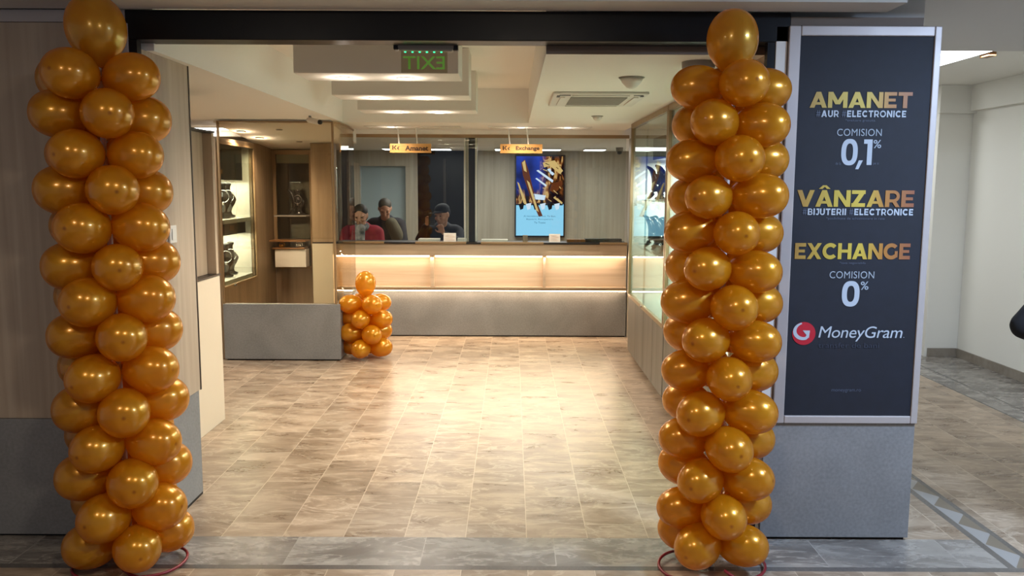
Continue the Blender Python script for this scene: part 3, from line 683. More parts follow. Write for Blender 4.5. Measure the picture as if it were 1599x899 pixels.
text('lettering', 'Ai incredere in noi, Te Bun,', 'tvink', *sum([[px_tv(.16, .5)[0], px_tv(.84, .5)[0]]], []), px_tv(0, .765)[1], px_tv(0, .742)[1], 12.3185, scn)
text('lettering', 'Bijuterii, Recuperare', 'tvink', px_tv(.22, 0)[0], px_tv(.78, 0)[0], px_tv(0, .805)[1], px_tv(0, .782)[1], 12.3185, scn)
text('lettering', 'Te Toate', 'tvink', px_tv(.38, 0)[0], px_tv(.62, 0)[0], px_tv(0, .845)[1], px_tv(0, .822)[1], 12.3185, scn)

# hanging wooden signs
def hanging_sign(x0, x1, word, label):
    c = (x0 + x1) / 2; t = thing('hanging_sign', (c, 8.86, 2.0), label, 'sign', 'hanging wooden signs')
    bd = bx('board', 'signw', x0, x1, 8.85, 8.868, 1.996, 2.091, t, .002)
    for s in (-.32, .12): MB().tube([(c + s * (x1 - x0) + .005, 8.86, 2.249), (c + s * (x1 - x0) + .02, 8.86, 2.09)], .008).build('hanger', 'white', t)
    wd = (x1 - x0)
    text('lettering', word, 'ink', x0 + wd * .37, x0 + wd * .93, 2.018, 2.07, 8.8475, bd, bold=.03)
    lx = x0 + wd * .06; d = MB()
    d.prism([(lx, 2.028), (lx + .014, 2.028), (lx + .014, 2.072), (lx, 2.072)], 'Y', 8.848, 8.8495)
    d.prism([(lx + .014, 2.050), (lx + .034, 2.072), (lx + .048, 2.072), (lx + .026, 2.050), (lx + .048, 2.028), (lx + .034, 2.028)], 'Y', 8.848, 8.8495)
    d.prism([(lx + .050, 2.045), (lx + .068, 2.062), (lx + .080, 2.062), (lx + .064, 2.045), (lx + .075, 2.030), (lx + .060, 2.030)], 'Y', 8.848, 8.8495)
    d.build('logo', 'ink', bd)
hanging_sign(-1.29, -.855, 'Amanet', 'wooden hanging sign over the left half of the counter, over the people')
hanging_sign(-.131, .313, 'Exchange', 'wooden hanging sign above the lit advertising screen')

# things on the counter
def notice(x0, x1, z1, label):
    t = thing('notice_card', ((x0+x1)/2, 9.035, 1.053), label, 'card', 'notice cards on the counter')
    d = MB(); d.prism([(9.030, 1.053), (9.034, 1.053), (9.046, z1), (9.042, z1)], 'X', x0, x1); p = d.build('card', 'paper', t)
    d = MB(); d.prism([(9.056, 1.053), (9.058, 1.053), (9.048, z1 - .01), (9.046, z1 - .01)], 'X', x0 + .03, x1 - .03); d.build('stand', 'paper', t)
    for k in range(4): bx('printed_line', 'pink', x0 + .015, x1 - .015 - .02 * (k % 2), 9.0285 + .0022 * k, 9.0305 + .0022 * k, 1.068 + k * .018, 1.073 + k * .018, p)
notice(-.745, -.610, 1.145, 'white notice card standing before the man in the cap'); notice(.40, .52, 1.14, 'white notice card standing before the screen, at its right')
bxt = lambda name, mat, x0, x1, y0, y1, z0, z1, lab, cat, grp=None, bev=.003: tag(bx(name, mat, x0, x1, y0, y1, z0, z1, None, bev), lab, cat, grp)
bxt('paper_stack', 'paper', -1.03, -.80, 9.10, 9.28, 1.047, 1.075, 'low stack of white papers behind the glass, left of the card', 'papers', 'papers behind the glass')
bxt('paper_stack', 'paper', -.34, -.05, 9.10, 9.28, 1.047, 1.070, 'low stack of white papers left of the lit screen', 'papers', 'papers behind the glass')
bxt('paper_stack', 'paper', -.60, -.50, 9.10, 9.20, 1.047, 1.085, 'small white paper pile right of the left notice card', 'papers', 'papers behind the glass')
bxt('pen_box', 'woodd', .115, .17, 9.10, 9.16, 1.047, 1.12, 'small brown box at the foot of the lit screen', 'box')
bxt('tray', 'amber', .60, .80, 9.10, 9.22, 1.047, 1.078, 'low tan tray right of the lit screen', 'tray')
bxt('keyboard_tray', 'black2', .80, 1.20, 9.10, 9.24, 1.047, 1.085, 'dark low box at the right end of the counter', 'box')
t = thing('corner_camera', (1.18, 12.1, 2.169), 'dark dome camera in the office ceiling corner', 'security camera')
MB().lathe([(.01, -.09), (.03, -.08), (.035, -.05)], (1.42, 11.2, 2.169), 16).build('dome', 'black2', t, smooth=True); MB().lathe([(.045, -.05), (.05, 0)], (1.42, 11.2, 2.169), 16).build('base', 'greyplast', t)

# ------------------------------------------------------------ left: white block and wood screen, ceiling lamp
db = thing('desk_block', (-2.33, 5.5, 0), 'cream desk block with dark top between the left balloon column and the booth', 'desk')
MB().box(-2.62, -2.035, 5.25, 5.765, 0.0, 1.028).build('body', 'cream', db, .003); bx('top', 'dark', -2.63, -2.030, 5.245, 5.77, 1.029, 1.041, db)
ws = thing('wood_screen', (-2.2, 5.6, 1.042), 'pale wood screen rising from the dark desk top', 'screen')
bx('side_panel', 'wood', -2.14, -2.095, 5.25, 5.70, 1.042, 2.0, ws, .002); bx('end_panel', 'wood', -2.62, -2.035, 5.705, 5.75, 1.042, 2.0, ws, .002)
bx('top_trim', 'dark', -2.145, -2.03, 5.25, 5.752, 2.001, 2.012, ws)
lp = thing('ceiling_lamp', (-3.35, 8.9, CZ), 'bright white ceiling lamp far left, above the wood screen', 'lamp')
bx('housing', 'white', -3.66, -3.0, 8.75, 9.05, 2.238, 2.2495, lp); bx('diffuser', 'ledw', -3.65, -3.01, 8.76, 9.04, 2.232, 2.2375, lp)
area('back_room_light', (-3.4, 7.2, 2.2), .8, 22, NEUT)
struct(bx('wall_back', 'ceil', -4.2, -3.3, 9.68, 9.75, 0, 2.249))
# hall panel lamp
lp = thing('ceiling_panel_lamp', (3.1, 6.15, 2.62), 'square white panel lamp in the hall ceiling right of the banner', 'lamp')
bx('frame', 'alu', 2.62, 3.36, 5.50, 6.72, 2.606, 2.6195, lp); bx('diffuser', 'lampw', 2.64, 3.34, 5.52, 6.70, 2.600, 2.6055, lp)
bxt('alarm_strobe', 'amber', 3.395, 3.45, 6.10, 6.22, 2.59, 2.6195, 'small red orange alarm beside the hall panel lamp', 'alarm')

# ------------------------------------------------------------ display booth (left rear)
bo = thing('display_booth', (-2.16, 8.0, 0), 'glazed display booth with a grey stone base', 'booth')
pp = MB(); pp.prism([(-2.72, 7.757), (-1.62, 7.757), (-1.62, 9.03), (-1.69, 9.03), (-1.69, 7.84), (-2.72, 7.84)], 'Z', .014, .540); pp.build('plinth', 'lam', bo, .003)['label'] = 'grey stone look plinth'
bx('toe_kick', 'black', -2.70, -1.64, 7.77, 7.83, 0, .0135, bo)
bx('front_pane', 'tglass', -2.705, -1.668, 7.775, 7.783, .541, 2.222, bo)
bx('edge_post', 'champ', -2.722, -2.706, 7.765, 7.793, .541, 2.235, bo); bx('edge_post', 'champ', -1.667, -1.650, 7.765, 7.793, .541, 2.235, bo)
d = MB(); pts = []
for i in range(7): a = pi/2 * i / 6; pts.append((-1.648 + .045 * sin(a), 7.783 + .10 * (1 - cos(a))))
pts += [(-1.615, 8.3), (-1.66, 8.8), (-1.715, 9.045)]
for (x0, y0), (x1, y1) in zip(pts, pts[1:]): d.quad((x0, y0, .541), (x1, y1, .541), (x1, y1, 2.222), (x0, y0, 2.222))
bmesh.ops.remove_doubles(d.bm, verts=d.bm.verts[:], dist=.0005)
sp = d.build('side_pane', 'tglass', bo, normals=False); sp.modifiers.new('solid', 'SOLIDIFY').thickness = .006
d = MB(); d.tube([(x, y, 2.225) for x, y in pts], .009, 6); d.build('top_rail', 'champ', bo)
bx('top_rail', 'champ', -2.70, -1.655, 7.765, 7.793, 2.223, 2.235, bo)
struct(bx('wall_back', 'woodd', -2.748, -2.16, 9.66, 9.70, .0, 2.095))
# its soffit
so = MB(); so.prism([(7.80, 2.222), (9.04, 2.10), (9.04, 2.249), (7.80, 2.249)], 'X', -2.76, -1.675); so.prism([(9.041, 2.10), (9.655, 2.06), (9.655, 2.168), (9.041, 2.168)], 'X', -2.76, -2.157); tag(so.build('booth_soffit', 'ceil', None), 'sloping beige ceiling inside the glazed booth', 'soffit')
for x, y, lb in ((-2.66, 8.28, 'near spotlight in the booth soffit'), (-2.60, 8.68, 'far spotlight in the booth soffit')):
    spotlight(x, y, 2.222 - .0984 * (y - 7.80) - .004, lb, 'spotlights in the booth', 55, .03, 150)
for x, y in ((-2.25, 8.15), (-2.25, 8.9)):
    tag(MB().lathe([(.03, -.006), (.032, 0)], (x, y, 2.222 - .0984 * (y - 7.80) - .004), 20).build('ceiling_fitting', 'greyplast'), 'dull round fitting in the booth soffit, %s' % ('near' if y < 8.5 else 'far'), 'fitting', 'round fittings in the booth soffit')

# left cabinet, its glazed side at X = -2.75 looking into the booth
cb = thing('wall_cabinet', (-2.95, 8.4, 0), 'wood wall cabinet with bright white shelves of necklace busts', 'cabinet')
c = MB(); c.box(-3.30, -2.75, 7.80, 9.655, 0, .68); c.box(-3.30, -2.75, 7.80, 9.655, 2.06, 2.095); c.box(-3.30, -2.75, 8.90, 9.655, .68, 2.06); c.box(-3.30, -2.75, 7.80, 7.88, .68, 2.06)
c.build('carcass', 'woodd', cb)
bx('back_panel', 'white', -3.30, -3.28, 7.88, 8.90, .68, 2.06, cb); bx('side_lining', 'white', -3.28, -2.79, 8.885, 8.899, .70, 2.06, cb)
bx('shelf', 'white', -3.28, -2.78, 7.885, 8.884, .681, .72, cb, label='bottom shelf'); bx('shelf', 'white', -3.28, -2.78, 7.885, 8.884, 1.275, 1.315, cb, label='middle shelf')
bx('light_box', 'black2', -3.20, -2.80, 7.885, 8.70, 1.70, 2.058, cb, label='black upper box'); bx('price_rail', 'black2', -3.10, -2.80, 7.885, 8.75, 1.16, 1.274, cb)
bx('price_label', 'amber', -2.7995, -2.796, 8.26, 8.38, 1.20, 1.25, cb); bx('price_label', 'amber', -2.7995, -2.796, 7.95, 8.10, 1.76, 1.80, cb)
fr = MB(); fr.box(-2.765, -2.735, 7.85, 7.875, .68, 2.06); fr.box(-2.765, -2.735, 8.90, 8.925, .68, 2.06); fr.box(-2.765, -2.735, 7.876, 8.899, .66, .685); fr.box(-2.765, -2.735, 7.876, 8.899, 2.035, 2.06)
fr.build('frame', 'champ', cb); bx('glass_pane', 'cglass', -2.752, -2.748, 7.876, 8.899, .686, 2.034, cb)
bx('lock', 'silver', -2.734, -2.72, 8.12, 8.18, .665, .685, cb, .003)
area('cabinet_light', (-3.0, 8.38, 1.69), .5, 22, (.96, 1, .94), sy=.9); area('cabinet_light', (-3.0, 8.38, 1.15), .5, 20, (.96, 1, .94), sy=.9)

# back display window of the booth
bw = thing('dark_display_window', (-2.54, 9.65, .7), 'dark glazed display window at the back of the booth', 'display window')
fr = MB(); fr.box(-2.745, -2.705, 9.60, 9.655, .70, 2.05); fr.box(-2.325, -2.29, 9.60, 9.655, .70, 2.05); fr.box(-2.704, -2.326, 9.60, 9.655, .69, .725); fr.box(-2.704, -2.326, 9.60, 9.655, 2.00, 2.05)
fr.build('frame', 'champ', bw); bx('back_panel', 'matt', -2.704, -2.326, 9.648, 9.655, .726, 1.90, bw); bx('head_panel', 'cream', -2.704, -2.326, 9.64, 9.647, 1.905, 1.999, bw)
bx('glass_pane', 'cglass', -2.704, -2.326, 9.603, 9.607, .726, 1.999, bw)
bxt('jewellery_box', 'paper', -2.69, -2.34, 9.42, 9.58, .729, .93, 'pale grey box at the foot of the dark display window', 'box')
bx_shelf = tag(bx('display_shelf', 'amber', -2.74, -2.33, 9.38, 9.60, 1.02, 1.035), 'gold edged shelf before the dark display window', 'shelf')
bxt('display_stand', 'amber', -2.72, -2.35, 9.40, 9.58, .935, .95, 'thin tan stand on the pale box in the booth', 'stand')

def watch_ring(x, y, z, r, mat, label):
    t = thing('bracelet', (x, y, z), label, 'bracelet', 'bracelets before the dark display window')
    d = MB(); d.tube([(x + r * cos(a * pi / 10), y + .25 * r * cos(a*pi/10), z + r + r * sin(a * pi / 10)) for a in range(20)], .008, 8, True); d.build('band', mat, t, smooth=True)
    MB().ell((x, y - .01, z + .02), (.02, .012, .02)).build('clasp', mat, t, smooth=True)
watch_ring(-2.42, 9.46, .951, .03, 'silver', 'silver bracelet in the booth, right of the gold one'); watch_ring(-2.62, 9.46, .951, .028, 'gold', 'gold bracelet in the booth, left of the silver one')

def bust_mesh():
    """a necklace bust: curved neck and flared chest on a round foot, ~0.30 m high, facing -Y"""
    d = MB()
    prof = [(.055, 0), (.066, .006), (.066, .018), (.038, .03), (.030, .055), (.040, .085), (.062, .125), (.072, .155), (.060, .185), (.032, .212), (.022, .24), (.022, .268), (.032, .282), (.032, .295), (.012, .303)]
    d.lathe(prof, (0, 0, 0), 22, .55); me = bpy.data.meshes.new('bust_body'); bmesh.ops.recalc_face_normals(d.bm, faces=d.bm.faces[:])
    for v in d.bm.verts: v.co.y += .05 * (1 - v.co.z / .3) ** 2 - .03 * max(0, v.co.z - .2) * 3
    d.bm.to_mesh(me); d.bm.free(); me.materials.append(M['bust'])
    for p in me.polygons: p.use_smooth = True
    return me
def arc_mesh():
    d = MB(); pts = []; tp = []
    for i in range(15):
        a = R(-70 + 150 * i / 14); pts.append((-.15 + .11 * cos(a), 0, .15 + .15 * sin(a))); tp.append(.010 + .022 * sin(pi * i / 14))
    d.tube(pts, .02, 10, taper=tp); me = bpy.data.meshes.new('arc_stand'); bmesh.ops.recalc_face_normals(d.bm, faces=d.bm.faces[:]); d.bm.to_mesh(me); d.bm.free(); me.materials.append(M['bust'])
    for p in me.polygons: p.use_smooth = True
    return me
def necklace_mesh():
    d = MB(); pts = []
    for i in range(24):
        a = 2 * pi * i / 24; pts.append((.046 * sin(a), -.022 - .007 * (1 - cos(a)) / 2, .185 + .050 * cos(a)))
    d.tube(pts, .0026, 6, True); d.ell((0, -.032, .127), (.012, .008, .016), seg=10, rings=6)
    me = bpy.data.meshes.new('necklace'); bmesh.ops.recalc_face_normals(d.bm, faces=d.bm.faces[:]); d.bm.to_mesh(me); d.bm.free(); me.materials.append(M['silver']); return me
BM_, AM_, NM_ = bust_mesh(), arc_mesh(), necklace_mesh()
def bust(x, y, z, rz, s, label, group):
    t = thing('necklace_bust', (x, y, z), label, 'jewellery bust', group); t.rotation_euler = (0, 0, rz); t.scale = (s, s, s)
    for nm, me in (('torso', BM_), ('side_arc', AM_), ('foot', None)):
        if me: o = bpy.data.objects.new(nm, me); COL.objects.link(o); o.parent = t
    n = bpy.data.objects.new('necklace', NM_); COL.objects.link(n); pass
    tag(n, 'thin silver necklace on the %s' % label.replace('black necklace ', '').replace(' of the far display case', ', right case').replace(' cabinet shelf', ' shelf of the left cabinet'), 'necklace', 'necklaces on busts'); n.location = (x, y, z); n.rotation_euler = (0, 0, rz); n.scale = (s, s, s)
bust(-2.93, 8.62, 1.317, R(25), 1.2, 'black necklace bust, farther one on the middle cabinet shelf', 'busts in the left wall cabinet')
bust(-2.89, 8.36, 1.317, R(25), 1.2, 'black necklace bust, nearer one on the middle cabinet shelf', 'busts in the left wall cabinet')
bust(-2.93, 8.64, .722, R(25), 1.15, 'black necklace bust, farther one on the bottom cabinet shelf', 'busts in the left wall cabinet')
bust(-2.89, 8.38, .722, R(25), 1.15, 'black necklace bust, nearer one on the bottom cabinet shelf', 'busts in the left wall cabinet')
tag(bx('display_shelf', 'greyplast', -2.70, -2.33, 9.44, 9.6025, 1.30, 1.315), 'thin grey shelf in the dark display window', 'shelf')
bust(-2.43, 9.49, 1.317, 0, .95, 'black necklace bust in the dark display window', 'bust in the dark window')

# ------------------------------------------------------------ right display cases
def case(y0, y1, label, far):
    t = thing('display_case', (1.45, (y0 + y1) / 2, 0), label, 'display case', 'display cases along the right wall')
    X = 1.15
    bx('base', 'casew', X + .015, 1.79, y0, y1, .05, .585, t); bx('toe_kick', 'dark', X + .04, 1.79, y0, y1, 0, .049, t)
    n = 4
    for k in range(n):
        a = y0 + (y1 - y0) * k / n; q = y0 + (y1 - y0) * (k + 1) / n
        dd = bx('door', 'casew', X - .004, X + .0145, a + .003, q - .003, .052, .583, t, .002)
    bx('display_floor', 'white', X + .01, 1.79, y0, y1, .586, .612, t); bx('back_panel', 'white', 1.77, 1.79, y0, y1, .613, 2.20, t)
    bx('roof', 'champ', X + .01, 1.79, y0, y1, 2.205, 2.247, t)
    fr = MB()
    for a in (y0, y1 - .03): fr.box(X - .012, X + .015, a, a + .03, .586, 2.247)
    fr.box(X - .012, X + .015, y0 + .031, y1 - .031, .586, .618); fr.box(X - .012, X + .015, y0 + .031, y1 - .031, 2.205, 2.247)
    fr.build('frame', 'champ', t)
    mid = y0 + (y1 - y0) * .55
    bx('glass_pane', 'cglass', X, X + .006, y0 + .031, mid, .619, 2.204, t); bx('glass_pane', 'cglass', X + .008, X + .014, mid - .02, y1 - .031, .619, 2.204, t)
    bx('end_panel', 'white', X + .016, 1.765, y1 - .012, y1 - .001, .613, 2.204, t)
    bx('shelf', 'cglass', X + .06, 1.765, y0 + .04, y1 - .04, 1.075, 1.085, t); bx('shelf', 'cglass', X + .06, 1.765, y0 + .04, y1 - .04, 1.525, 1.535, t)
    bx('light_box', 'black2', X + .17, 1.765, y0 + .04, y1 - .20, 1.90, 2.10, t, label='black upper box')
    bx('lock', 'silver', X - .02, X - .0125, mid - .03, mid + .03, .60, .615, t, .002)
    area('case_light', (1.60, (y0 + y1) / 2, 1.885), .16, 100, (.86, .95, 1), sy=(y1 - y0) * .85)
    
case(6.22, 8.12, 'far glazed display case on the right, nearest the counter', True)
case(4.28, 6.20, 'near glazed display case behind the right balloon column', False)
for i, (y, z) in enumerate(((7.62, 1.536), (7.15, 1.536), (7.75, 1.086), (7.35, 1.086), (6.95, 1.086))):
    bust(1.33, y, z, R(-40), 1.0, ('black necklace bust, %s on the %s shelf of the far display case' % (('farther one', 'nearer one', 'farthest one', 'middle one', 'nearest one')[i], 'upper' if z > 1.3 else 'lower')), 'busts in the right display case')
struct(bx('wall_right', 'gwood', 1.20, 1.795, 8.125, 9.07, 0, 2.249)) if False else None

# ------------------------------------------------------------ balloon columns
def balloon_mesh(name, Rr, L, mat, up=False):
    """tied end at the -Y side (inner), rounded end towards +Y"""
    d = MB(); n, seg = 26, 32; rings = []
    for i in range(n + 1):
        t = pi * i / n; c = -cos(t)                      # -1 inner .. 1 outer
        r = Rr * sin(t) ** (.92) * (1 + .05 * c) if 0 < i < n else .0005
        if c < 0: r *= 1 - .20 * (-c) ** 3
        yy = L * c
        if c < -.9: yy -= .012 * (-c - .9) * 10
        rings.append([(r * cos(2*pi*k/seg), yy, r * sin(2*pi*k/seg)) for k in range(seg)])
    V = [[d.bm.verts.new(p) for p in rg] for rg in rings]
    for A, B in zip(V, V[1:]):
        for k in range(seg): d.bm.faces.new([A[k], A[(k+1) % seg], B[(k+1) % seg], B[k]])
    d.bm.faces.new(V[0][::-1]); d.bm.faces.new(V[-1])
    d.tube([(0, -L - .010, 0), (0, -L - .018, 0), (0, -L - .024, 0)], .006, 10, taper=[.0045, .006, .010])
    bmesh.ops.recalc_face_normals(d.bm, faces=d.bm.faces[:])
    me = bpy.data.meshes.new(name); d.bm.to_mesh(me); d.bm.free(); me.materials.append(M[mat])
    for p in me.polygons: p.use_smooth = True
    return me
BL = balloon_mesh('balloon', .100, .120, 'bal'); BR = balloon_mesh('balloon', .091, .120, 'bal'); B2 = balloon_mesh('balloon_large', .116, .140, 'balt'); B4 = balloon_mesh('balloon_large', .103, .128, 'balt'); B3 = balloon_mesh('balloon_small_top', .098, .125, 'balt')
def column(name, base, top, zs, r, rots, topz, topmesh, B1, label, hoop=True, tilt_top=(0, 0)):
    """base/top: (x,y) of the axis at first/last layer"""
    t = thing(name, (base[0], base[1], 0), label, 'balloon column', 'balloon columns')
    rnd = random.Random(hash(len(zs)) + int(base[0] * 100))
    MB().tube([(base[0], base[1], .004), (top[0], top[1], topz - .10)], .012, 8).build('pole', 'white', t)
    z0, z1 = zs[0], zs[-1]
    for i, z in enumerate(zs):
        f = (z - z0) / max(z1 - z0, .01); cx = base[0] + (top[0] - base[0]) * f; cy = base[1] + (top[1] - base[1]) * f
        for k in range(4):
            a = rots[i % 2] + k * pi / 2 + rnd.uniform(-.05, .05)     # 0 = towards the viewer side (-Y), positive to +X
            rad = r * rnd.uniform(.96, 1.05); dx, dy = sin(a), -cos(a)
            o = bpy.data.objects.new('balloon', B1); COL.objects.link(o); o.parent = t
            s = rnd.uniform(.955, 1.03)
            zz = z + rnd.uniform(-.008, .008)
            o.location = Vector((cx + dx * rad, cy + dy * rad * .93, zz)) - Vector((base[0], base[1], 0))
            o.rotation_euler = (R(rnd.uniform(-6, 3)), R(rnd.uniform(-170, 170)), math.atan2(dy, dx) - pi / 2)
            o.scale = (s, s, s)
    o = bpy.data.objects.new('balloon', topmesh); COL.objects.link(o); o.parent = t; o['label'] = 'upright top balloon, olive gold'
    o.location = (top[0] - base[0], top[1] - base[1], topz); o.rotation_euler = (R(90 + tilt_top[0]), R(tilt_top[1]), 0)
    if hoop:
        d = MB(); pts = []
        for i in range(40):
            a = 2 * pi * i / 40; q = .185 + .02 * sin(2 * a + 1) ; pts.append((base[0] + q * 1.15 * cos(a), base[1] + q * sin(a) - .01, .010 + .006 * (1 + sin(3 * a))))
        d.tube(pts, .0065, 8, True); d.tube([(base[0] + .02, base[1] - .14, .05), (base[0] + .06, base[1] - .15, .025), (base[0] + .13, base[1] - .165, .012)], .007, 8)
        d.build('base_hoop', 'red', t, smooth=True)['label'] = 'dark red tube hoop'
    return t
zs = [.120 + .1505 * i for i in range(14)]
column('balloon_column', (-1.660, 3.475), (-1.690, 3.475), zs, .150, (R(30), R(75)), 2.272, B2, BL, 'tall gold balloon column left of the shop opening', tilt_top=(0, -8))
zs = [.135 + .1475 * i for i in range(14)]
column('balloon_column', (.878, 3.475), (.890, 3.475), zs, .138, (R(-38), R(6)), 2.238, B4, BR, 'tall gold balloon column before the banner pillar')
zs = [.105 + .141 * i for i in range(4)]
column('balloon_column', (-1.405, 7.93), (-1.405, 7.93), zs, .142, (R(-12), R(30)), .715, B3, BR, 'short gold balloon column at the corner of the booth', hoop=False)

# ------------------------------------------------------------ people
def rotm(yaw=0, pitch=0, roll=0): return Matrix.Rotation(yaw, 3, 'Z') @ Matrix.Rotation(pitch, 3, 'X') @ Matrix.Rotation(roll, 3, 'Y')
def head(d, c, yaw, pitch, s=1.0):
    """face looks to -Y before rotation; c = centre of head"""
    m_ = rotm(yaw, pitch); c = Vector(c)
    def P(x, y, z): return c + m_ @ (Vector((x, y, z)) * s)
    d.ell(c, (.076*s, .095*s, .108*s), m_); d.ell(P(0, .018, .028), (.078*s, .092*s, .085*s), m_)
    d.ell(P(0, -.045, -.068), (.048*s, .045*s, .045*s), m_); d.ell(P(0, -.072, -.095), (.022*s, .018*s, .016*s), m_)
    d.cap(P(0, -.094, .018), P(0, -.112, -.022), .009*s, .015*s); d.ell(P(0, -.105, -.026), (.019*s, .014*s, .010*s), m_)
    for q in (-1, 1):
        d.ell(P(q*.078, .008, -.005), (.012*s, .024*s, .033*s), m_); d.ell(P(q*.033, -.083, .026), (.026*s, .012*s, .010*s), m_)
        d.ell(P(q*.038, -.070, -.030), (.024*s, .020*s, .022*s), m_)
    d.ell(P(0, -.096, -.052), (.024*s, .010*s, .007*s), m_)
    return P, m_
def face_bits(P, m_, s, parent):
    d = MB()
    for q in (-1, 1): d.ell(P(q*.031, -.0905, .008), (.013*s, .006*s, .006*s), m_, 10, 6)
    d.build('eyes', 'hair', parent, smooth=True)
    d = MB(); d.cap(P(-.020, -.1035, -.054), P(.020, -.1035, -.054), .0035*s, .0035*s, 8); d.build('lips', 'redp', parent, smooth=True) if False else d.bm.free()
def hand(d, w, dirv, side, palm_n, s=1.0, curl=.5):
    """wrist w, fingers along dirv, curling towards palm_n"""
    w = Vector(w); f = Vector(dirv).normalized(); n = Vector(palm_n); n = (n - f * n.dot(f)).normalized(); u = f.cross(n).normalized()
    for k in range(4): d.cap(w, w + f*.085*s + u*(-.03 + .02*k)*s, .017*s, .012*s, 10)
    for k, L in enumerate((.062, .076, .072, .055)):
        p = w + f*.088*s + u*(-.031 + .0205*k)*s
        a = curl; q = p + (f*cos(a) + n*sin(a))*L*.5*s; a2 = curl*2.4; e = q + (f*cos(a2) + n*sin(a2))*L*.5*s
        d.cap(p, q, .0095*s, .0088*s, 8); d.cap(q, e, .0088*s, .0078*s, 8)
    p = w + f*.03*s + u*side*.025*s; q = p + (f*.6 + u*side*.7 + n*.4).normalized()*.045*s; e = q + (f*.8 + u*side*.1 + n*.5).normalized()*.035*s
    d.cap(p, q, .014*s, .011*s, 8); d.cap(q, e, .011*s, .009*s, 8)
def person(name, label, hc, yaw, pitch, neck, sh, hips, elbows, wrists, knees, feet, coat, hairm, hands, hair_kind='short', trousers='jeans', base=None, extra=None, vox=.008):
    t = thing(name, base, label, 'person')
    d = MB(); P, m_ = head(d, hc, yaw, pitch)
    hc = Vector(hc); neck = Vector(neck)
    d.cap(P(0, .02, -.06), neck, .052, .058)
    S2 = [Vector(s) for s in sh]; chest = (S2[0] + S2[1]) / 2; hp = Vector(hips)
    d.cap(S2[0] * .8 + S2[1] * .2, S2[1] * .8 + S2[0] * .2, .075, .075); d.cap(neck, chest, .06, .08); d.cap(chest - Vector((0, 0, .08)), hp, .12, .12)
    hx = (S2[1] - S2[0]).normalized() * .09
    for i in (0, 1):
        el, wr, kn, ft = Vector(elbows[i]), Vector(wrists[i]), Vector(knees[i]), Vector(feet[i])
        d.cap(S2[i], el, .048, .038); d.cap(el, wr, .038, .024)
        hj = hp + hx * (-1 if i == 0 else 1)
        d.cap(hj, kn, .078, .052); d.cap(kn, ft, .052, .035); d.cap(ft, ft + Vector((0, -.14, -.03)), .038, .028)
        hd = hands[i]; hand(d, wr, hd[0], hd[1], hd[2], 1.0, hd[3])
    body = d.build('body', 'skin', t, remesh=vox)
    # coat: follows the body and ends at neckline, cuffs and hem
    d = MB(); k = 1.0
    d.cap(S2[0] * .9 + S2[1] * .1, S2[1] * .9 + S2[0] * .1, .098, .098); d.cap(chest + Vector((0, .015, .02)), chest - Vector((0, 0, .10)), .125, .15)
    d.cap(chest - Vector((-.06, 0, .10)), hp + Vector((.05, 0, 0)), .135, .15); d.cap(chest - Vector((.06, 0, .10)), hp - Vector((.05, 0, 0)), .135, .15)
    d.cap(neck + Vector((0, .02, -.02)), chest, .078, .11)
    for i in (0, 1):
        el, wr = Vector(elbows[i]), Vector(wrists[i]); d.cap(S2[i], el, .078, .062); d.cap(el, wr + (el - wr).normalized() * .03, .062, .045)
    d.build('coat', coat, t, remesh=.012)
    d = MB()
    for i in (0, 1):
        hj = hp + hx * (-1 if i == 0 else 1); kn, ft = Vector(knees[i]), Vector(feet[i])
        d.cap(hj, kn, .105, .075); d.cap(kn, ft + Vector((0, 0, .04)), .075, .058)
    d.cap(hp - Vector((.05, 0, 0)), hp + Vector((.05, 0, 0)), .13, .13)
    d.build('trousers', trousers, t, remesh=.014)
    d = MB()
    for i in (0, 1):
        ft = Vector(feet[i]); d.cap(ft + Vector((0, .03, -.035)), ft + Vector((0, -.16, -.045)), .048, .042)
    d.build('shoes', 'black2', t, remesh=.010)
    # hair or cap
    d = MB()
    if hair_kind == 'short':
        d.ell(P(0, .024, .045), (.084, .096, .078), m_); d.ell(P(0, .055, .0), (.080, .068, .082), m_)
    elif hair_kind == 'bun':
        d.ell(P(0, .024, .045), (.086, .098, .080), m_); d.ell(P(0, .06, -.02), (.082, .07, .10), m_); d.ell(P(0, .11, .04), (.035, .035, .035), m_)
    elif hair_kind == 'cap':
        d.ell(P(0, .018, .060), (.088, .104, .070), m_); d.ell(P(0, .05, .015), (.083, .075, .075), m_); d.ell(P(0, -.085, .055), (.062, .048, .010), m_)
    d.build('hair' if hair_kind != 'cap' else 'cap', hairm, t, remesh=.008)
    face_bits(P, m_, 1.0, t)
    if extra: extra(t, P, m_)
    return t
def stool(x, y, z, label):
    t = thing('stool', (x, y, 0), label, 'stool', 'stools behind the counter')
    MB().lathe([(.17, -.05), (.185, -.03), (.18, -.005), (.15, 0)], (x, y, z), 24).build('seat', 'black2', t, smooth=True)
    MB().tube([(x, y, .06), (x, y, z - .05)], .022, 10).build('post', 'silver', t)
    d = MB()
    for k in range(5): a = 2*pi*k/5; d.tube([(x, y, .07), (x + .24*cos(a), y + .24*sin(a), .025)], .018, 8)
    d.build('base', 'black2', t)
def scarf(t, P, m_):
    d = MB()
    for k in range(10):
        a = 2*pi*k/10; q = 2*pi*(k+1)/10
        d.cap(Vector((-1.80 + .060*cos(a), 9.95 + .06*sin(a), 1.165 + .02*sin(a))), Vector((-1.80 + .060*cos(q), 9.95 + .06*sin(q), 1.165 + .02*sin(q))), .040, .040, 10)
    d.cap((-1.79, 9.84, 1.15), (-1.78, 9.79, .98), .055, .045); d.cap((-1.84, 9.84, 1.15), (-1.86, 9.80, 1.0), .045, .04)
    d.build('scarf', 'scarf', t, remesh=.01)
SZ = .64
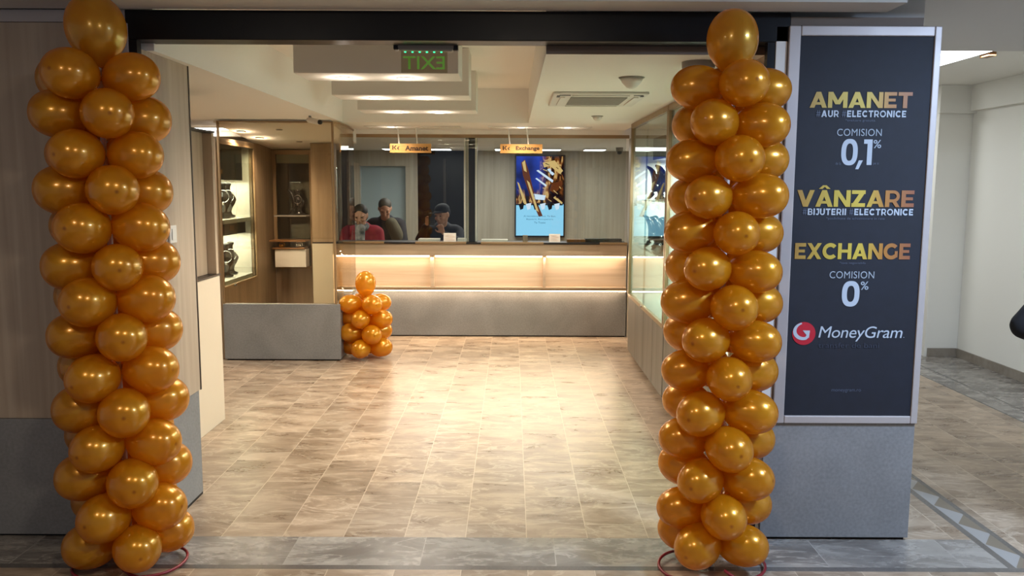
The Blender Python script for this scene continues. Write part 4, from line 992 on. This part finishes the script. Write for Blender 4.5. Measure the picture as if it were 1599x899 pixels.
def seated(name, label, x, y, hc, yaw, pitch, coat, hairm, kind, hands, elbows, wrists, extra=None):
    person(name, label, hc, yaw, pitch, (x, y + .06, hc[2] - .15), [(x - .185, y + .10, hc[2] - .215), (x + .185, y + .10, hc[2] - .215)], (x, y + .24, SZ + .09),
           elbows, wrists, [(x - .11, y - .16, .55), (x + .11, y - .16, .55)], [(x - .12, y - .08, .09), (x + .12, y - .08, .09)], coat, hairm, hands, kind, base=(x, y + .24, 0), extra=extra)
    stool(x, y + .26, SZ - .065, 'black stool under the ' + label.split(' behind')[0])
dn = (0, -1, 0)
rest = lambda: [((0, -1, -.05), 1, (0, 0, -1), .3), ((0, -1, -.05), -1, (0, 0, -1), .3)]
seated('person', 'person in red coat and scarf looking down behind the counter', -1.80, 9.90, (-1.80, 9.90, 1.305), 0, R(-22 * -1), 'coatr', 'hair', 'bun', rest(),
       [(-2.03, 9.92, .88), (-1.57, 9.92, .88)], [(-1.93, 9.72, .83), (-1.67, 9.72, .83)], extra=scarf)
def jumper(t, P, m_):
    d = MB(); d.cap((-1.55, 10.70, 1.17), (-1.44, 10.73, .93), .080, .095); d.build('jumper_front', 'coatg', t, remesh=.012)
seated('person', 'person in navy coat with grey hair leaning over behind the counter', -1.64, 10.72, (-1.625, 10.66, 1.365), R(8), R(34), 'coatn', 'ghair', 'short', rest(),
       [(-1.87, 10.68, .90), (-1.39, 10.68, .90)], [(-1.74, 10.48, .86), (-1.49, 10.44, .92)], extra=jumper)
def phone(t, P, m_): pass
seated('person', 'person in dark cap with both hands raised before the face', -.84, 9.92, (-.835, 9.90, 1.315), R(-25), R(14), 'coatn', 'coatn', 'cap',
       [((.25, -.15, 1), 1, (.6, -.8, .0), .9), ((-.45, -.2, 1), -1, (-.2, -1, 0), .6)],
       [(-1.09, 9.86, 1.02), (-.62, 9.86, .98)], [(-1.00, 9.74, 1.20), (-.80, 9.72, 1.10)])
ph = thing('mobile_phone', (-.93, 9.64, 1.25), 'dark phone held up by the person in the dark cap', 'phone')
bx('case', 'black2', -.965, -.895, 9.615, 9.623, 1.20, 1.34, ph, .003)
MB().lathe([(.008, 0), (.008, .001)], (-.947, 9.619, 1.341), 10).build('button', 'silver', ph)

# passer-by at the right edge, only the elbow in the frame
person('person', 'person in black coat at the right edge, only the elbow showing', (2.74, 3.60, 1.66), 0, 0, (2.74, 3.62, 1.50), [(2.56, 3.62, 1.40), (2.92, 3.62, 1.40)], (2.74, 3.63, .93),
       [(2.285, 3.66, 1.045), (3.16, 3.62, 1.12)], [(2.49, 3.50, .96), (3.12, 3.52, .88)], [(2.64, 3.60, .50), (2.84, 3.60, .50)], [(2.63, 3.66, .09), (2.85, 3.66, .09)],
       'coatb', 'hair', [((.6, -.3, -.6), 1, (.3, .6, 0), .5), ((0, -.1, -1), -1, (-1, 0, 0), .3)], 'short', base=(2.74, 3.63, 0), vox=.009)
